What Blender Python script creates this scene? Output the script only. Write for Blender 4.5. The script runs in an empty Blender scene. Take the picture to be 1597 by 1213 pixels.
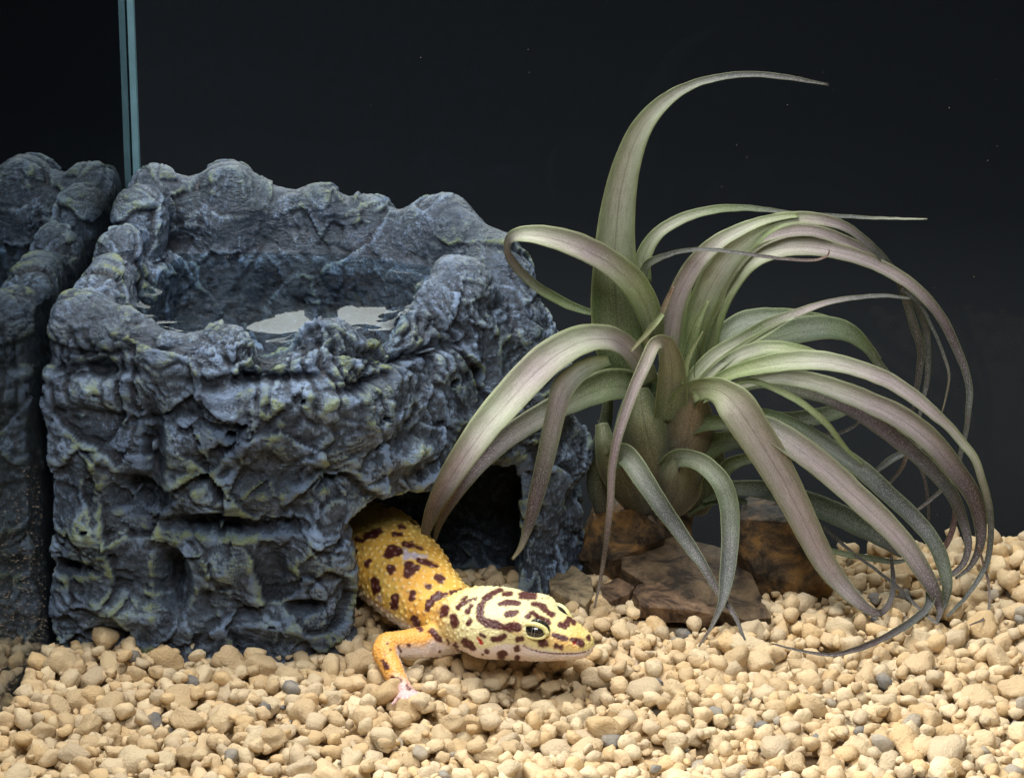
import bpy, bmesh, math, random
import numpy as np
from mathutils import Vector, Matrix
from mathutils.bvhtree import BVHTree
from mathutils.kdtree import KDTree

# ------------------------------------------------------------------ scene, camera, light
# one unit is one centimetre
SC = bpy.context.scene
SC.unit_settings.system = 'METRIC'
SC.unit_settings.scale_length = 0.01
SC.unit_settings.length_unit = 'CENTIMETERS'
SC.view_settings.view_transform = 'Standard'
SC.view_settings.look = 'None'
SC.view_settings.exposure = 0.2
SC.view_settings.gamma = 1.0
SC.render.engine = 'CYCLES'
SC.cycles.max_bounces = 8
SC.cycles.transparent_max_bounces = 16
COL = SC.collection

PITCH = math.radians(18.0)
FPX = 5000.0
CAM = np.array([0.0, -70.9, 30.0])
FW = np.array([0.0, math.cos(PITCH), -math.sin(PITCH)])
UPV = np.array([0.0, math.sin(PITCH), math.cos(PITCH)])
cd = bpy.data.cameras.new('camera')
cam = bpy.data.objects.new('camera', cd)
COL.objects.link(cam)
cam.location = CAM
cam.rotation_euler = (math.pi / 2 - PITCH, 0, 0)
cd.sensor_width = 36.0
cd.lens = 36.0 * FPX / 1597.0
cd.clip_start = 1.0
cd.clip_end = 1000.0
SC.camera = cam

world = bpy.data.worlds.new('World')
SC.world = world
world.use_nodes = True
bg = world.node_tree.nodes['Background']
bg.inputs[0].default_value = (0.55, 0.65, 0.85, 1)
bg.inputs[1].default_value = 0.035


def area(name, loc, target, sx, sy, power, color):
    l = bpy.data.lights.new(name, 'AREA')
    l.shape = 'RECTANGLE'
    l.size = sx
    l.size_y = sy
    l.energy = power
    l.color = color
    o = bpy.data.objects.new(name, l)
    COL.objects.link(o)
    o.location = loc
    d = Vector(target) - Vector(loc)
    o.rotation_euler = d.to_track_quat('-Z', 'Y').to_euler()
    return o


area('overhead_softbox', (-9, 6, 62), (-1, 4, 0), 40, 28, 54000, (1.0, 0.97, 0.93))
area('left_softbox', (-60, -16, 44), (-3, 3, 4), 34, 34, 92000, (0.95, 0.98, 1.0))
area('front_softbox', (4, -64, 70), (-2, 3, 3), 44, 30, 38000, (0.97, 0.985, 1.0))
area('back_softbox', (-4, 72, 37), (-4, 6, 6), 90, 44, 30000, (1.0, 0.965, 0.92))


def ray(u, v):
    return FW + np.array([1.0, 0, 0]) * (u - 798.5) / FPX - UPV * (v - 606.5) / FPX


def P(u, v, Y):
    """point in the place at depth Y that stands where the photograph has (u, v)"""
    d = ray(u, v)
    return CAM + d * ((Y - CAM[1]) / d[1])


def GZ(u, v, z):
    d = ray(u, v)
    return CAM + d * ((z - CAM[2]) / d[2])


def ground(x, y):
    """mean height of the gravel"""
    x = np.asarray(x, float); y = np.asarray(y, float)
    z = -0.10 * np.clip(y - 4.0, 0, 20) * 0.9
    z = z + 0.95 * np.exp(-((x - 14.5) / 4.2) ** 2 - ((y - 8.0) / 4.0) ** 2)
    z = z + 0.25 * np.exp(-((x + 11.5) / 2.0) ** 2 - ((y - 0.8) / 1.6) ** 2)
    z = z - 0.42 * np.exp(-((x - 0.4) / 1.9) ** 2 - ((y + 1.0) / 1.3) ** 2)
    z = z + 0.12 * np.sin(x * 0.7 + 1.3) * np.sin(y * 0.9 + 0.4)
    return z


def PG(u, v, Y, lift=0.1):
    p = P(u, v, Y)
    for k in range(3):
        g = float(ground(p[0], p[1])) + lift
        if p[2] < g:
            p = GZ(u, v, g)
    return p


# ------------------------------------------------------------------ numeric helpers
RS = np.random.RandomState(7)
_perm = np.concatenate([RS.permutation(256)] * 3).astype(np.int32)
_g = RS.normal(size=(256, 3)); _g /= np.linalg.norm(_g, axis=1)[:, None]
_g = _g.astype(np.float32)


def gnoise(p):
    p = p.astype(np.float32)
    i = np.floor(p).astype(np.int32)
    f = p - i
    i &= 255
    w = f * f * f * (f * (f * 6 - 15) + 10)
    out = np.zeros(len(p), np.float32)
    for a in (0, 1):
        ha = _perm[i[:, 0] + a]
        wa = w[:, 0] if a else 1 - w[:, 0]
        for b in (0, 1):
            hb = _perm[ha + ((i[:, 1] + b) & 255)]
            wb = w[:, 1] if b else 1 - w[:, 1]
            for c in (0, 1):
                h = _perm[hb + ((i[:, 2] + c) & 255)]
                wc = w[:, 2] if c else 1 - w[:, 2]
                g = _g[h]
                d = g[:, 0] * (f[:, 0] - a) + g[:, 1] * (f[:, 1] - b) + g[:, 2] * (f[:, 2] - c)
                out += wa * wb * wc * d
    return out * 1.5


def fbm(p, octv=4, gain=0.5):
    a = 1.0; s = 0
    for k in range(octv):
        s = s + a * gnoise(p + 17.3 * k)
        p = p * 2.03
        a *= gain
    return s


def facets(p, seed):
    """broken plates: every cell is a tilted plane of its own; returns height and distance to the edge"""
    p = p.astype(np.float32)
    ip = np.floor(p).astype(np.int32)
    b1 = np.full(len(p), 9e9, np.float32); b2 = b1.copy()
    hh = np.zeros(len(p), np.float32)
    for a in (-1, 0, 1):
        for b in (-1, 0, 1):
            for c in (-1, 0, 1):
                q = ip + np.array([a, b, c], np.int32)
                k = _perm[(_perm[(_perm[(q[:, 0] + seed) & 255] + q[:, 1]) & 255] + q[:, 2]) & 255]
                g = _g[k]
                r = p - (q + 0.5 + 0.45 * g)
                d = (r * r).sum(1)
                g2 = _g[(k + 91) & 255]
                h = (r * g2).sum(1) * 0.9 + g2[:, 0] * 0.35
                m1 = d < b1
                b2 = np.where(m1, b1, np.minimum(b2, d))
                hh = np.where(m1, h, hh)
                b1 = np.where(m1, d, b1)
    return hh, np.sqrt(b2) - np.sqrt(b1)


def smin(a, b, k):
    h = np.clip(0.5 + 0.5 * (b - a) / k, 0, 1)
    return b * (1 - h) + a * h - k * h * (1 - h)


def smax(a, b, k):
    return -smin(-a, -b, k)


def poly_sdf(px, py, poly):
    """signed distance to a closed polygon, negative inside"""
    poly = np.asarray(poly, float)
    n = len(poly)
    d = np.full(px.shape, 1e9)
    ins = np.zeros(px.shape, bool)
    for i in range(n):
        a = poly[i]; b = poly[(i + 1) % n]
        e = b - a
        wx = px - a[0]; wy = py - a[1]
        t = np.clip((wx * e[0] + wy * e[1]) / (e @ e), 0, 1)
        dx = wx - e[0] * t; dy = wy - e[1] * t
        d = np.minimum(d, dx * dx + dy * dy)
        c = ((a[1] > py) != (b[1] > py)) & (px < (b[0] - a[0]) * (py - a[1]) / (b[1] - a[1] + 1e-12) + a[0])
        ins ^= c
    d = np.sqrt(d)
    return np.where(ins, -d, d)


def catmull(pts, n):
    pts = np.asarray(pts, float)
    m = len(pts)
    d = np.r_[0, np.cumsum(np.linalg.norm(np.diff(pts[:, :3], axis=0), axis=1) ** 0.75 + 1e-4)]
    ext = np.vstack([2 * pts[0] - pts[1], pts, 2 * pts[-1] - pts[-2]])
    de = np.r_[-(d[1] - d[0]), d, d[-1] + (d[-1] - d[-2])]
    tt = np.linspace(0, d[-1], n)
    out = []
    for t in tt:
        k = min(max(np.searchsorted(d, t, side='right') - 1, 0), m - 2)
        t0, t1, t2, t3 = de[k], de[k + 1], de[k + 2], de[k + 3]
        p0, p1, p2, p3 = ext[k], ext[k + 1], ext[k + 2], ext[k + 3]
        A1 = (t1 - t) / (t1 - t0) * p0 + (t - t0) / (t1 - t0) * p1
        A2 = (t2 - t) / (t2 - t1) * p1 + (t - t1) / (t2 - t1) * p2
        A3 = (t3 - t) / (t3 - t2) * p2 + (t - t2) / (t3 - t2) * p3
        B1 = (t2 - t) / (t2 - t0) * A1 + (t - t0) / (t2 - t0) * A2
        B2 = (t3 - t) / (t3 - t1) * A2 + (t - t1) / (t3 - t1) * A3
        out.append((t2 - t) / (t2 - t1) * B1 + (t - t1) / (t2 - t1) * B2)
    return np.array(out)


def surface_nets(F, org, h):
    """quads round the zero level of the grid F"""
    nx, ny, nz = F.shape
    S = F < 0
    cnt = np.zeros((nx - 1, ny - 1, nz - 1), np.int8)
    for a in (0, 1):
        for b in (0, 1):
            for c in (0, 1):
                cnt += S[a:nx - 1 + a, b:ny - 1 + b, c:nz - 1 + c]
    act = (cnt > 0) & (cnt < 8)
    ci = np.argwhere(act)
    idx = np.full(act.shape, -1, np.int32)
    idx[act] = np.arange(len(ci))
    corners = [(a, b, c) for a in (0, 1) for b in (0, 1) for c in (0, 1)]
    val = {c: F[ci[:, 0] + c[0], ci[:, 1] + c[1], ci[:, 2] + c[2]].astype(np.float64) for c in corners}
    acc = np.zeros((len(ci), 3)); num = np.zeros(len(ci))
    for c in corners:
        for ax in range(3):
            if c[ax] == 0:
                d = list(c); d[ax] = 1; d = tuple(d)
                va, vb = val[c], val[d]
                m = (va < 0) != (vb < 0)
                t = np.where(m, va / (va - vb + 1e-20), 0)
                q = np.tile(np.array(c, float), (len(ci), 1))
                q[:, ax] += t
                acc[m] += q[m]; num[m] += 1
    V = (ci + acc / num[:, None]) * h + np.array(org)
    faces = []
    for ax in range(3):
        o1, o2 = [(1, 2), (2, 0), (0, 1)][ax]
        sl0 = [slice(None)] * 3; sl1 = [slice(None)] * 3
        sl0[ax] = slice(0, -1); sl1[ax] = slice(1, None)
        a = S[tuple(sl0)]; b = S[tuple(sl1)]
        e = np.argwhere(a != b)
        ok = (e[:, o1] > 0) & (e[:, o2] > 0) & (e[:, o1] < F.shape[o1] - 1) & (e[:, o2] < F.shape[o2] - 1)
        e = e[ok]
        flip = a[e[:, 0], e[:, 1], e[:, 2]]
        q = []
        for (da, db) in ((-1, -1), (0, -1), (0, 0), (-1, 0)):
            c = e.copy(); c[:, o1] += da; c[:, o2] += db
            q.append(idx[c[:, 0], c[:, 1], c[:, 2]])
        q = np.stack(q, 1)
        q = np.where(flip[:, None], q, q[:, ::-1])
        faces.append(q)
    return V, np.vstack(faces)


def make_mesh(name, V, Fc, smooth=True):
    me = bpy.data.meshes.new(name)
    V = np.asarray(V, np.float32); Fc = np.asarray(Fc, np.int32)
    n = Fc.shape[1]
    me.vertices.add(len(V)); me.vertices.foreach_set('co', V.ravel())
    me.loops.add(Fc.size); me.loops.foreach_set('vertex_index', Fc.ravel())
    me.polygons.add(len(Fc))
    me.polygons.foreach_set('loop_start', np.arange(0, Fc.size, n, dtype=np.int32))
    me.polygons.foreach_set('loop_total', np.full(len(Fc), n, np.int32))
    me.polygons.foreach_set('use_smooth', np.full(len(Fc), smooth))
    me.update(calc_edges=True)
    me.validate()
    return me


def vnormals(V, Fc):
    N = np.zeros_like(V)
    a = V[Fc[:, 0]]; b = V[Fc[:, 1]]; c = V[Fc[:, 2]]
    fn = np.cross(b - a, c - a)
    if Fc.shape[1] == 4:
        d = V[Fc[:, 3]]
        fn = np.cross(c - a, d - b)
    for k in range(Fc.shape[1]):
        for j in range(3):
            N[:, j] += np.bincount(Fc[:, k], weights=fn[:, j], minlength=len(V))
    return N / (np.linalg.norm(N, axis=1)[:, None] + 1e-12)


def laplace(V, Fc, it, lam=0.5):
    n = Fc.shape[1]
    A = np.concatenate([Fc[:, k] for k in range(n)]); B = np.concatenate([Fc[:, (k + 1) % n] for k in range(n)])
    deg = np.bincount(A, minlength=len(V)) + np.bincount(B, minlength=len(V))
    for _ in range(it):
        S = np.stack([np.bincount(A, weights=V[B, j], minlength=len(V)) + np.bincount(B, weights=V[A, j], minlength=len(V)) for j in range(V.shape[1])], 1)
        V = V + lam * (S / deg[:, None] - V)
    return V


def subdivide_quads(V, Fc):
    E = np.concatenate([np.stack([Fc[:, k], Fc[:, (k + 1) % 4]], 1) for k in range(4)])
    Es = np.sort(E, 1)
    key = Es[:, 0].astype(np.int64) * len(V) + Es[:, 1]
    uk, inv = np.unique(key, return_inverse=True)
    ua = (uk // len(V)); ub = (uk % len(V))
    mid = (V[ua] + V[ub]) / 2
    cen = V[Fc].mean(1)
    n0 = len(V); n1 = n0 + len(mid); m = len(Fc)
    V2 = np.vstack([V, mid, cen])
    ei = inv.reshape(4, m).T + n0
    ce = np.arange(m) + n1
    quads = [np.stack([Fc[:, k], ei[:, k], ce, ei[:, (k - 1) % 4]], 1) for k in range(4)]
    return V2, np.vstack(quads)


def set_attr(me, name, arr):
    arr = np.asarray(arr, np.float32)
    if arr.ndim == 1:
        a = me.attributes.new(name, 'FLOAT', 'POINT'); a.data.foreach_set('value', arr)
    else:
        if arr.shape[1] == 3:
            arr = np.hstack([arr, np.ones((len(arr), 1), np.float32)])
        a = me.attributes.new(name, 'FLOAT_COLOR', 'POINT'); a.data.foreach_set('color', arr.ravel())


def link(name, me, mat=None, parent=None, **props):
    o = bpy.data.objects.new(name, me)
    COL.objects.link(o)
    if mat is not None and me is not None and not me.materials:
        me.materials.append(mat)
    if parent is not None:
        o.parent = parent
    for k, v in props.items():
        o[k] = v
    return o


def lin(r, g, b):
    f = lambda c: ((c / 255 + 0.055) / 1.055) ** 2.4 if c > 10 else c / 255 / 12.92
    return np.array([f(r), f(g), f(b)])


# ------------------------------------------------------------------ material helper
class NT:
    def __init__(self, name):
        self.m = bpy.data.materials.new(name)
        self.m.use_nodes = True
        self.t = self.m.node_tree
        self.bsdf = self.t.nodes['Principled BSDF']
        self.out = self.t.nodes['Material Output']

    def n(self, typ, **kw):
        nd = self.t.nodes.new(typ)
        for k, v in kw.items():
            if k in nd.bl_rna.properties.keys():
                setattr(nd, k, v)
            else:
                nd.inputs[k.replace('_', ' ')].default_value = v
        return nd

    def l(self, a, b):
        self.t.links.new(a, b)

    def coord(self, kind='Object'):
        return self.n('ShaderNodeTexCoord').outputs[kind]

    def noise(self, vec, scale, detail=4, rough=0.55, dist=0.0):
        nd = self.n('ShaderNodeTexNoise')
        nd.inputs['Scale'].default_value = scale
        nd.inputs['Detail'].default_value = detail
        nd.inputs['Roughness'].default_value = rough
        nd.inputs['Distortion'].default_value = dist
        self.l(vec, nd.inputs['Vector'])
        return nd.outputs[0]

    def ramp(self, fac, stops):
        nd = self.n('ShaderNodeValToRGB')
        el = nd.color_ramp.elements
        while len(el) < len(stops):
            el.new(0.5)
        for e, (p, c) in zip(el, stops):
            e.position = p
            e.color = tuple(c) + (1,) if len(c) == 3 else c
        self.l(fac, nd.inputs[0])
        return nd.outputs[0]

    def mix(self, fac, a, b, mode='MIX'):
        nd = self.n('ShaderNodeMix', data_type='RGBA', blend_type=mode)
        for k, v in ((0, fac), (6, a), (7, b)):
            s = nd.inputs[k]
            if hasattr(v, 'is_output'):
                self.l(v, s)
            elif isinstance(v, (int, float)):
                s.default_value = v if k == 0 else (v, v, v, 1)
            else:
                s.default_value = tuple(v) + (1,)
        return nd.outputs[2]

    def math(self, op, a, b=0.0, clamp=False):
        nd = self.n('ShaderNodeMath', operation=op, use_clamp=clamp)
        for s, v in ((nd.inputs[0], a), (nd.inputs[1], b)):
            if hasattr(v, 'is_output'):
                self.l(v, s)
            else:
                s.default_value = v
        return nd.outputs[0]

    def attr(self, name, out='Color'):
        nd = self.n('ShaderNodeAttribute')
        nd.attribute_name = name
        return nd.outputs[out]

    def bump(self, h, dist, strength=1.0, normal=None):
        nd = self.n('ShaderNodeBump')
        nd.inputs['Strength'].default_value = strength
        nd.inputs['Distance'].default_value = dist
        self.l(h, nd.inputs['Height'])
        if normal is not None:
            self.l(normal, nd.inputs['Normal'])
        return nd.outputs[0]

    def done(self, color=None, rough=None, normal=None, **kw):
        b = self.bsdf
        if color is not None:
            if hasattr(color, 'is_output'): self.l(color, b.inputs['Base Color'])
            else: b.inputs['Base Color'].default_value = tuple(color) + (1,)
        if rough is not None:
            if hasattr(rough, 'is_output'): self.l(rough, b.inputs['Roughness'])
            else: b.inputs['Roughness'].default_value = rough
        if normal is not None:
            self.l(normal, b.inputs['Normal'])
        for k, v in kw.items():
            b.inputs[k.replace('_', ' ')].default_value = v
        return self.m


# ------------------------------------------------------------------ materials
def mat_rock():
    t = NT('painted_resin_rock')
    co = t.coord()
    ridge = t.attr('ridge', 'Fac')
    n1 = t.noise(co, 1.1, 5, 0.6)
    n2 = t.noise(co, 6.0, 6, 0.65, 0.4)
    n3 = t.noise(co, 22.0, 4, 0.6)
    base = t.ramp(n1, [(0.3, lin(47, 57, 70)), (0.55, lin(67, 78, 92)), (0.8, lin(83, 93, 106))])
    mp = t.n('ShaderNodeMapping'); mp.inputs['Scale'].default_value = (1.0, 1.0, 0.35); mp.inputs['Rotation'].default_value = (0.2, 0.5, 0)
    t.l(co, mp.inputs['Vector'])
    brush = t.noise(mp.outputs[0], 16.0, 6, 0.7, 0.2)
    # dry brushed paint caught on the raised edges
    r = t.math('ADD', ridge, t.math('MULTIPLY', t.math('SUBTRACT', brush, 0.5), 1.1))
    blue = t.ramp(r, [(0.52, (0, 0, 0)), (0.76, (1, 1, 1))])
    patch = t.ramp(t.noise(co, 0.55, 3, 0.6), [(0.38, (0.25,) * 3), (0.62, (1,) * 3)])
    c = t.mix(t.math('MULTIPLY', blue, t.math('MULTIPLY', patch, 0.68)), base, lin(150, 176, 212))
    gp = t.ramp(t.noise(co, 0.9, 4, 0.65, 0.3), [(0.46, (0,) * 3), (0.58, (1,) * 3)])
    green = t.ramp(t.math('ADD', ridge, t.math('MULTIPLY', t.math('SUBTRACT', n3, 0.5), 0.9)), [(0.62, (0,) * 3), (0.86, (1,) * 3)])
    c = t.mix(t.math('MULTIPLY', t.math('MULTIPLY', green, gp), 0.7), c, lin(140, 152, 88))
    wash = t.ramp(t.noise(co, 0.9, 3, 0.5), [(0.5, (0,) * 3), (0.75, (1,) * 3)])
    c = t.mix(t.math('MULTIPLY', wash, 0.3), c, lin(58, 70, 64))
    # crevice shade put into the colour: grooves painted darker
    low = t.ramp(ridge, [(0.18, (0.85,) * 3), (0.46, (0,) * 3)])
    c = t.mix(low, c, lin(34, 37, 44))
    rough = t.ramp(n2, [(0.3, (0.22,) * 3), (0.7, (0.42,) * 3)])
    wp = t.n('ShaderNodeVectorMath', operation='MULTIPLY_ADD')
    nn = t.n('ShaderNodeTexNoise'); nn.inputs['Scale'].default_value = 3.0; t.l(co, nn.inputs['Vector'])
    t.l(nn.outputs['Color'], wp.inputs[0]); wp.inputs[1].default_value = (0.35, 0.35, 0.35); t.l(co, wp.inputs[2])
    vo = t.n('ShaderNodeTexVoronoi'); vo.inputs['Scale'].default_value = 4.2; t.l(wp.outputs[0], vo.inputs['Vector'])
    vo2 = t.n('ShaderNodeTexVoronoi'); vo2.inputs['Scale'].default_value = 11.0; t.l(wp.outputs[0], vo2.inputs['Vector'])
    fine = t.noise(wp.outputs[0], 8.0, 9, 0.72, 0.2)
    hgt = t.math('ADD', t.math('ADD', t.math('MULTIPLY', vo.outputs['Distance'], 0.24), t.math('MULTIPLY', vo2.outputs['Distance'], 0.09)), t.math('MULTIPLY', fine, 0.8))
    # sharp tool-like strokes running two ways
    strokes = None
    for k, (rx, ry, rz, sc) in enumerate(((0.3, 0.7, 0.2, 3.2), (-0.4, -0.6, 0.5, 4.6), (0.1, 1.3, -0.3, 7.5))):
        m_ = t.n('ShaderNodeMapping'); m_.inputs['Rotation'].default_value = (rx, ry, rz); m_.inputs['Scale'].default_value = (0.38, 1.0, 1.3)
        t.l(wp.outputs[0], m_.inputs['Vector'])
        nz = t.noise(m_.outputs[0], sc, 3, 0.55, 0.15)
        rd = t.math('POWER', t.math('ABSOLUTE', t.math('MULTIPLY', t.math('SUBTRACT', nz, 0.5), 5.0)), 0.55)
        mk_ = t.ramp(t.noise(co, 1.3 + 0.5 * k, 2), [(0.42, (0.1,) * 3), (0.6, (1,) * 3)])
        rd = t.math('MULTIPLY', t.math('MULTIPLY', rd, mk_), (0.55, 0.4, 0.25)[k])
        strokes = rd if strokes is None else t.math('ADD', strokes, rd)
    hgt = t.math('ADD', hgt, strokes)
    b1 = t.bump(hgt, 0.12, 0.75)
    b2 = t.bump(t.noise(co, 60.0, 3, 0.6), 0.012, 0.7, b1)
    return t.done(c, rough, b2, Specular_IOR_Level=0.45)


def mat_pebble():
    t = NT('pebble_stone')
    co = t.coord()
    oi = t.n('ShaderNodeObjectInfo')
    tint = t.attr('tint')
    off = t.n('ShaderNodeVectorMath', operation='ADD')
    t.l(co, off.inputs[0]); t.l(oi.outputs['Random'], off.inputs[1])
    v = off.outputs[0]
    n1 = t.noise(v, 3.0, 5, 0.6)
    c = t.mix(t.ramp(n1, [(0.35, (0.0,) * 3), (0.7, (0.5,) * 3)]), tint, t.mix(0.5, tint, lin(226, 202, 160)))
    pits = t.n('ShaderNodeTexVoronoi'); pits.inputs['Scale'].default_value = 9.0
    t.l(v, pits.inputs['Vector'])
    pm = t.ramp(pits.outputs['Distance'], [(0.05, (1,) * 3), (0.14, (0,) * 3)])
    pn = t.ramp(t.noise(v, 5.0, 2), [(0.44, (0,) * 3), (0.56, (1,) * 3)])
    pit = t.math('MULTIPLY', pm, pn)
    c = t.mix(t.math('MULTIPLY', pit, 0.55), c, lin(120, 92, 62))
    grain = t.noise(v, 40.0, 5, 0.7)
    c = t.mix(0.25, c, t.mix(1.0, c, t.ramp(grain, [(0.35, (0.6,) * 3), (0.65, (1.1,) * 3)]), 'MULTIPLY'))
    h = t.math('SUBTRACT', t.math('ADD', t.math('MULTIPLY', t.noise(v, 7.0, 6, 0.62), 0.7), t.math('MULTIPLY', grain, 0.12)), t.math('MULTIPLY', pit, 0.35))
    return t.done(c, 0.82, t.bump(h, 0.09, 1.0), Specular_IOR_Level=0.25)


def mat_skin():
    t = NT('gecko_skin')
    co = t.coord()
    c = t.attr('skin')
    v = t.n('ShaderNodeTexVoronoi'); v.inputs['Scale'].default_value = 17.0
    t.l(co, v.inputs['Vector'])
    edge = t.ramp(v.outputs['Distance'], [(0.0, (1,) * 3), (0.6, (0,) * 3)])
    c = t.mix(0.16, c, t.mix(1.0, c, t.ramp(v.outputs['Distance'], [(0.2, (1.1,) * 3), (0.65, (0.62,) * 3)]), 'MULTIPLY'))
    nb = t.bump(edge, 0.012, 0.7)
    t.bsdf.inputs['Subsurface Weight'].default_value = 0.12
    t.bsdf.inputs['Subsurface Radius'].default_value = (0.15, 0.08, 0.05)
    t.bsdf.inputs['Subsurface Scale'].default_value = 1.0
    return t.done(c, 0.42, nb, Specular_IOR_Level=0.4)


def mat_leaf():
    t = NT('silvery_leaf')
    co = t.coord()
    tint = t.attr('tint')
    uvn = t.n('ShaderNodeUVMap'); uvn.uv_map = 'UVMap'
    sx = t.n('ShaderNodeSeparateXYZ'); t.l(uvn.outputs[0], sx.inputs[0])
    mp = t.n('ShaderNodeMapping'); mp.inputs['Scale'].default_value = (2.0, 14.0, 1.0)
    t.l(uvn.outputs[0], mp.inputs['Vector'])
    oi = t.n('ShaderNodeObjectInfo')
    add = t.n('ShaderNodeVectorMath', operation='ADD'); t.l(mp.outputs[0], add.inputs[0]); t.l(oi.outputs['Random'], add.inputs[1])
    streak = t.noise(add.outputs[0], 1.0, 6, 0.6)
    scal = t.noise(co, 42.0, 3, 0.7)
    big = t.noise(co, 0.9, 4, 0.6)
    c = t.mix(t.ramp(streak, [(0.36, (0.42,) * 3), (0.58, (0,) * 3)]), tint, t.mix(1.0, tint, (0.42, 0.46, 0.36), 'MULTIPLY'))
    c = t.mix(t.ramp(big, [(0.48, (0,) * 3), (0.66, (0.3,) * 3)]), c, t.mix(0.6, c, lin(120, 92, 106)))
    # silvery scales
    c = t.mix(t.ramp(scal, [(0.50, (0,) * 3), (0.64, (0.75,) * 3)]), c, t.mix(0.6, c, lin(215, 213, 210)))
    c = t.mix(t.ramp(scal, [(0.34, (0.5,) * 3), (0.46, (0,) * 3)]), c, t.mix(1.0, c, (0.45, 0.45, 0.42), 'MULTIPLY'))
    # darker mid vein and pale green margin
    ac = t.math('ABSOLUTE', t.math('SUBTRACT', sx.outputs[1], 0.5))
    c = t.mix(t.ramp(ac, [(0.0, (0.55,) * 3), (0.035, (0,) * 3)]), c, t.mix(1.0, c, (0.45, 0.36, 0.38), 'MULTIPLY'))
    c = t.mix(t.ramp(ac, [(0.16, (0,) * 3), (0.46, (0.85,) * 3)]), c, t.mix(1.0, c, (0.46, 0.56, 0.32), 'MULTIPLY'))
    c = t.mix(t.ramp(ac, [(0.455, (0,) * 3), (0.49, (0.6,) * 3)]), c, lin(164, 170, 120))
    b1 = t.bump(streak, 0.03, 0.35)
    b2 = t.bump(scal, 0.02, 0.7, b1)
    c = t.mix(1.0, c, (0.74, 0.76, 0.70), 'MULTIPLY')
    return t.done(c, 0.40, b2, Specular_IOR_Level=0.5, Sheen_Weight=0.15)


def mat_brown(name, a, b, c3):
    t = NT(name)
    co = t.coord()
    n = t.noise(co, 1.1, 7, 0.68, 0.8)
    c = t.ramp(n, [(0.40, tuple(np.array(a) * 0.7)), (0.50, b), (0.60, c3)])
    n2 = t.noise(co, 5.0, 6, 0.7, 1.0)
    c = t.mix(0.5, c, t.mix(1.0, c, t.ramp(n2, [(0.3, (0.45,) * 3), (0.7, (1.25,) * 3)]), 'MULTIPLY'))
    return t.done(c, 0.62, t.bump(n2, 0.12, 0.8), Specular_IOR_Level=0.35)


def mat_glass(name, tint, ior=1.5, veil=0.0):
    t = NT(name)
    t.t.nodes.remove(t.bsdf)
    tr = t.n('ShaderNodeBsdfTransparent'); tr.inputs[0].default_value = tuple(tint) + (1,)
    gl = t.n('ShaderNodeBsdfGlossy'); gl.inputs['Roughness'].default_value = 0.012
    gl.inputs[0].default_value = (0.93, 0.98, 1.0, 1)
    fr = t.n('ShaderNodeFresnel'); fr.inputs[0].default_value = ior
    mx = t.n('ShaderNodeMixShader')
    t.l(t.math('MULTIPLY', fr.outputs[0], 1.35 if veil else 1.0, True), mx.inputs[0]); t.l(tr.outputs[0], mx.inputs[1]); t.l(gl.outputs[0], mx.inputs[2])
    last = mx.outputs[0]
    if veil:
        co = t.coord()
        sx = t.n('ShaderNodeSeparateXYZ'); t.l(co, sx.inputs[0])
        zf = t.n('ShaderNodeMapRange'); zf.inputs[1].default_value = 12.5; zf.inputs[2].default_value = 2.0
        zf.inputs[3].default_value = 0.0; zf.inputs[4].default_value = 1.0
        t.l(sx.outputs[2], zf.inputs[0])
        nz = t.ramp(t.noise(co, 0.8, 6, 0.7), [(0.3, (0.5,) * 3), (0.7, (1,) * 3)])
        df = t.n('ShaderNodeBsdfDiffuse'); df.inputs[0].default_value = (0.55, 0.66, 0.72, 1)
        m2 = t.n('ShaderNodeMixShader')
        t.l(t.math('MULTIPLY', t.math('MULTIPLY', zf.outputs[0], nz), veil), m2.inputs[0])
        t.l(last, m2.inputs[1]); t.l(df.outputs[0], m2.inputs[2])
        last = m2.outputs[0]
    t.l(last, t.out.inputs[0])
    return t.m


def mat_water():
    t = NT('clear_water')
    t.t.nodes.remove(t.bsdf)
    co = t.coord()
    tr = t.n('ShaderNodeBsdfTransparent'); tr.inputs[0].default_value = (0.80, 0.88, 0.93, 1)
    gl = t.n('ShaderNodeBsdfGlossy'); gl.inputs['Roughness'].default_value = 0.0
    fr = t.n('ShaderNodeFresnel'); fr.inputs[0].default_value = 1.33
    mx = t.n('ShaderNodeMixShader')
    nb = t.bump(t.noise(co, 1.2, 2, 0.5), 0.01, 0.12)
    t.l(nb, gl.inputs['Normal'])
    t.l(fr.outputs[0], mx.inputs[0]); t.l(tr.outputs[0], mx.inputs[1]); t.l(gl.outputs[0], mx.inputs[2])
    t.l(mx.outputs[0], t.out.inputs[0])
    return t.m


def mat_plain(name, c, rough=0.6, **kw):
    t = NT(name)
    co = t.coord()
    n = t.noise(co, 3.0, 5, 0.6)
    cc = t.mix(0.3, tuple(c), t.mix(1.0, tuple(c), t.ramp(n, [(0.3, (0.6,) * 3), (0.7, (1.3,) * 3)]), 'MULTIPLY'))
    return t.done(cc, rough, None, **kw)


M_rock = mat_rock(); M_peb = mat_pebble(); M_skin = mat_skin(); M_leaf = mat_leaf()

# ------------------------------------------------------------------ tank and backdrop
TF = np.array([-11.42, 1.5]); TB = np.array([-10.02, 11.6])      # side pane, front and back foot
sd = (TB - TF) / np.linalg.norm(TB - TF)                         # along the side pane, away from camera
bd = np.array([sd[1], -sd[0]])                                   # along the back pane, to the right


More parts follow.
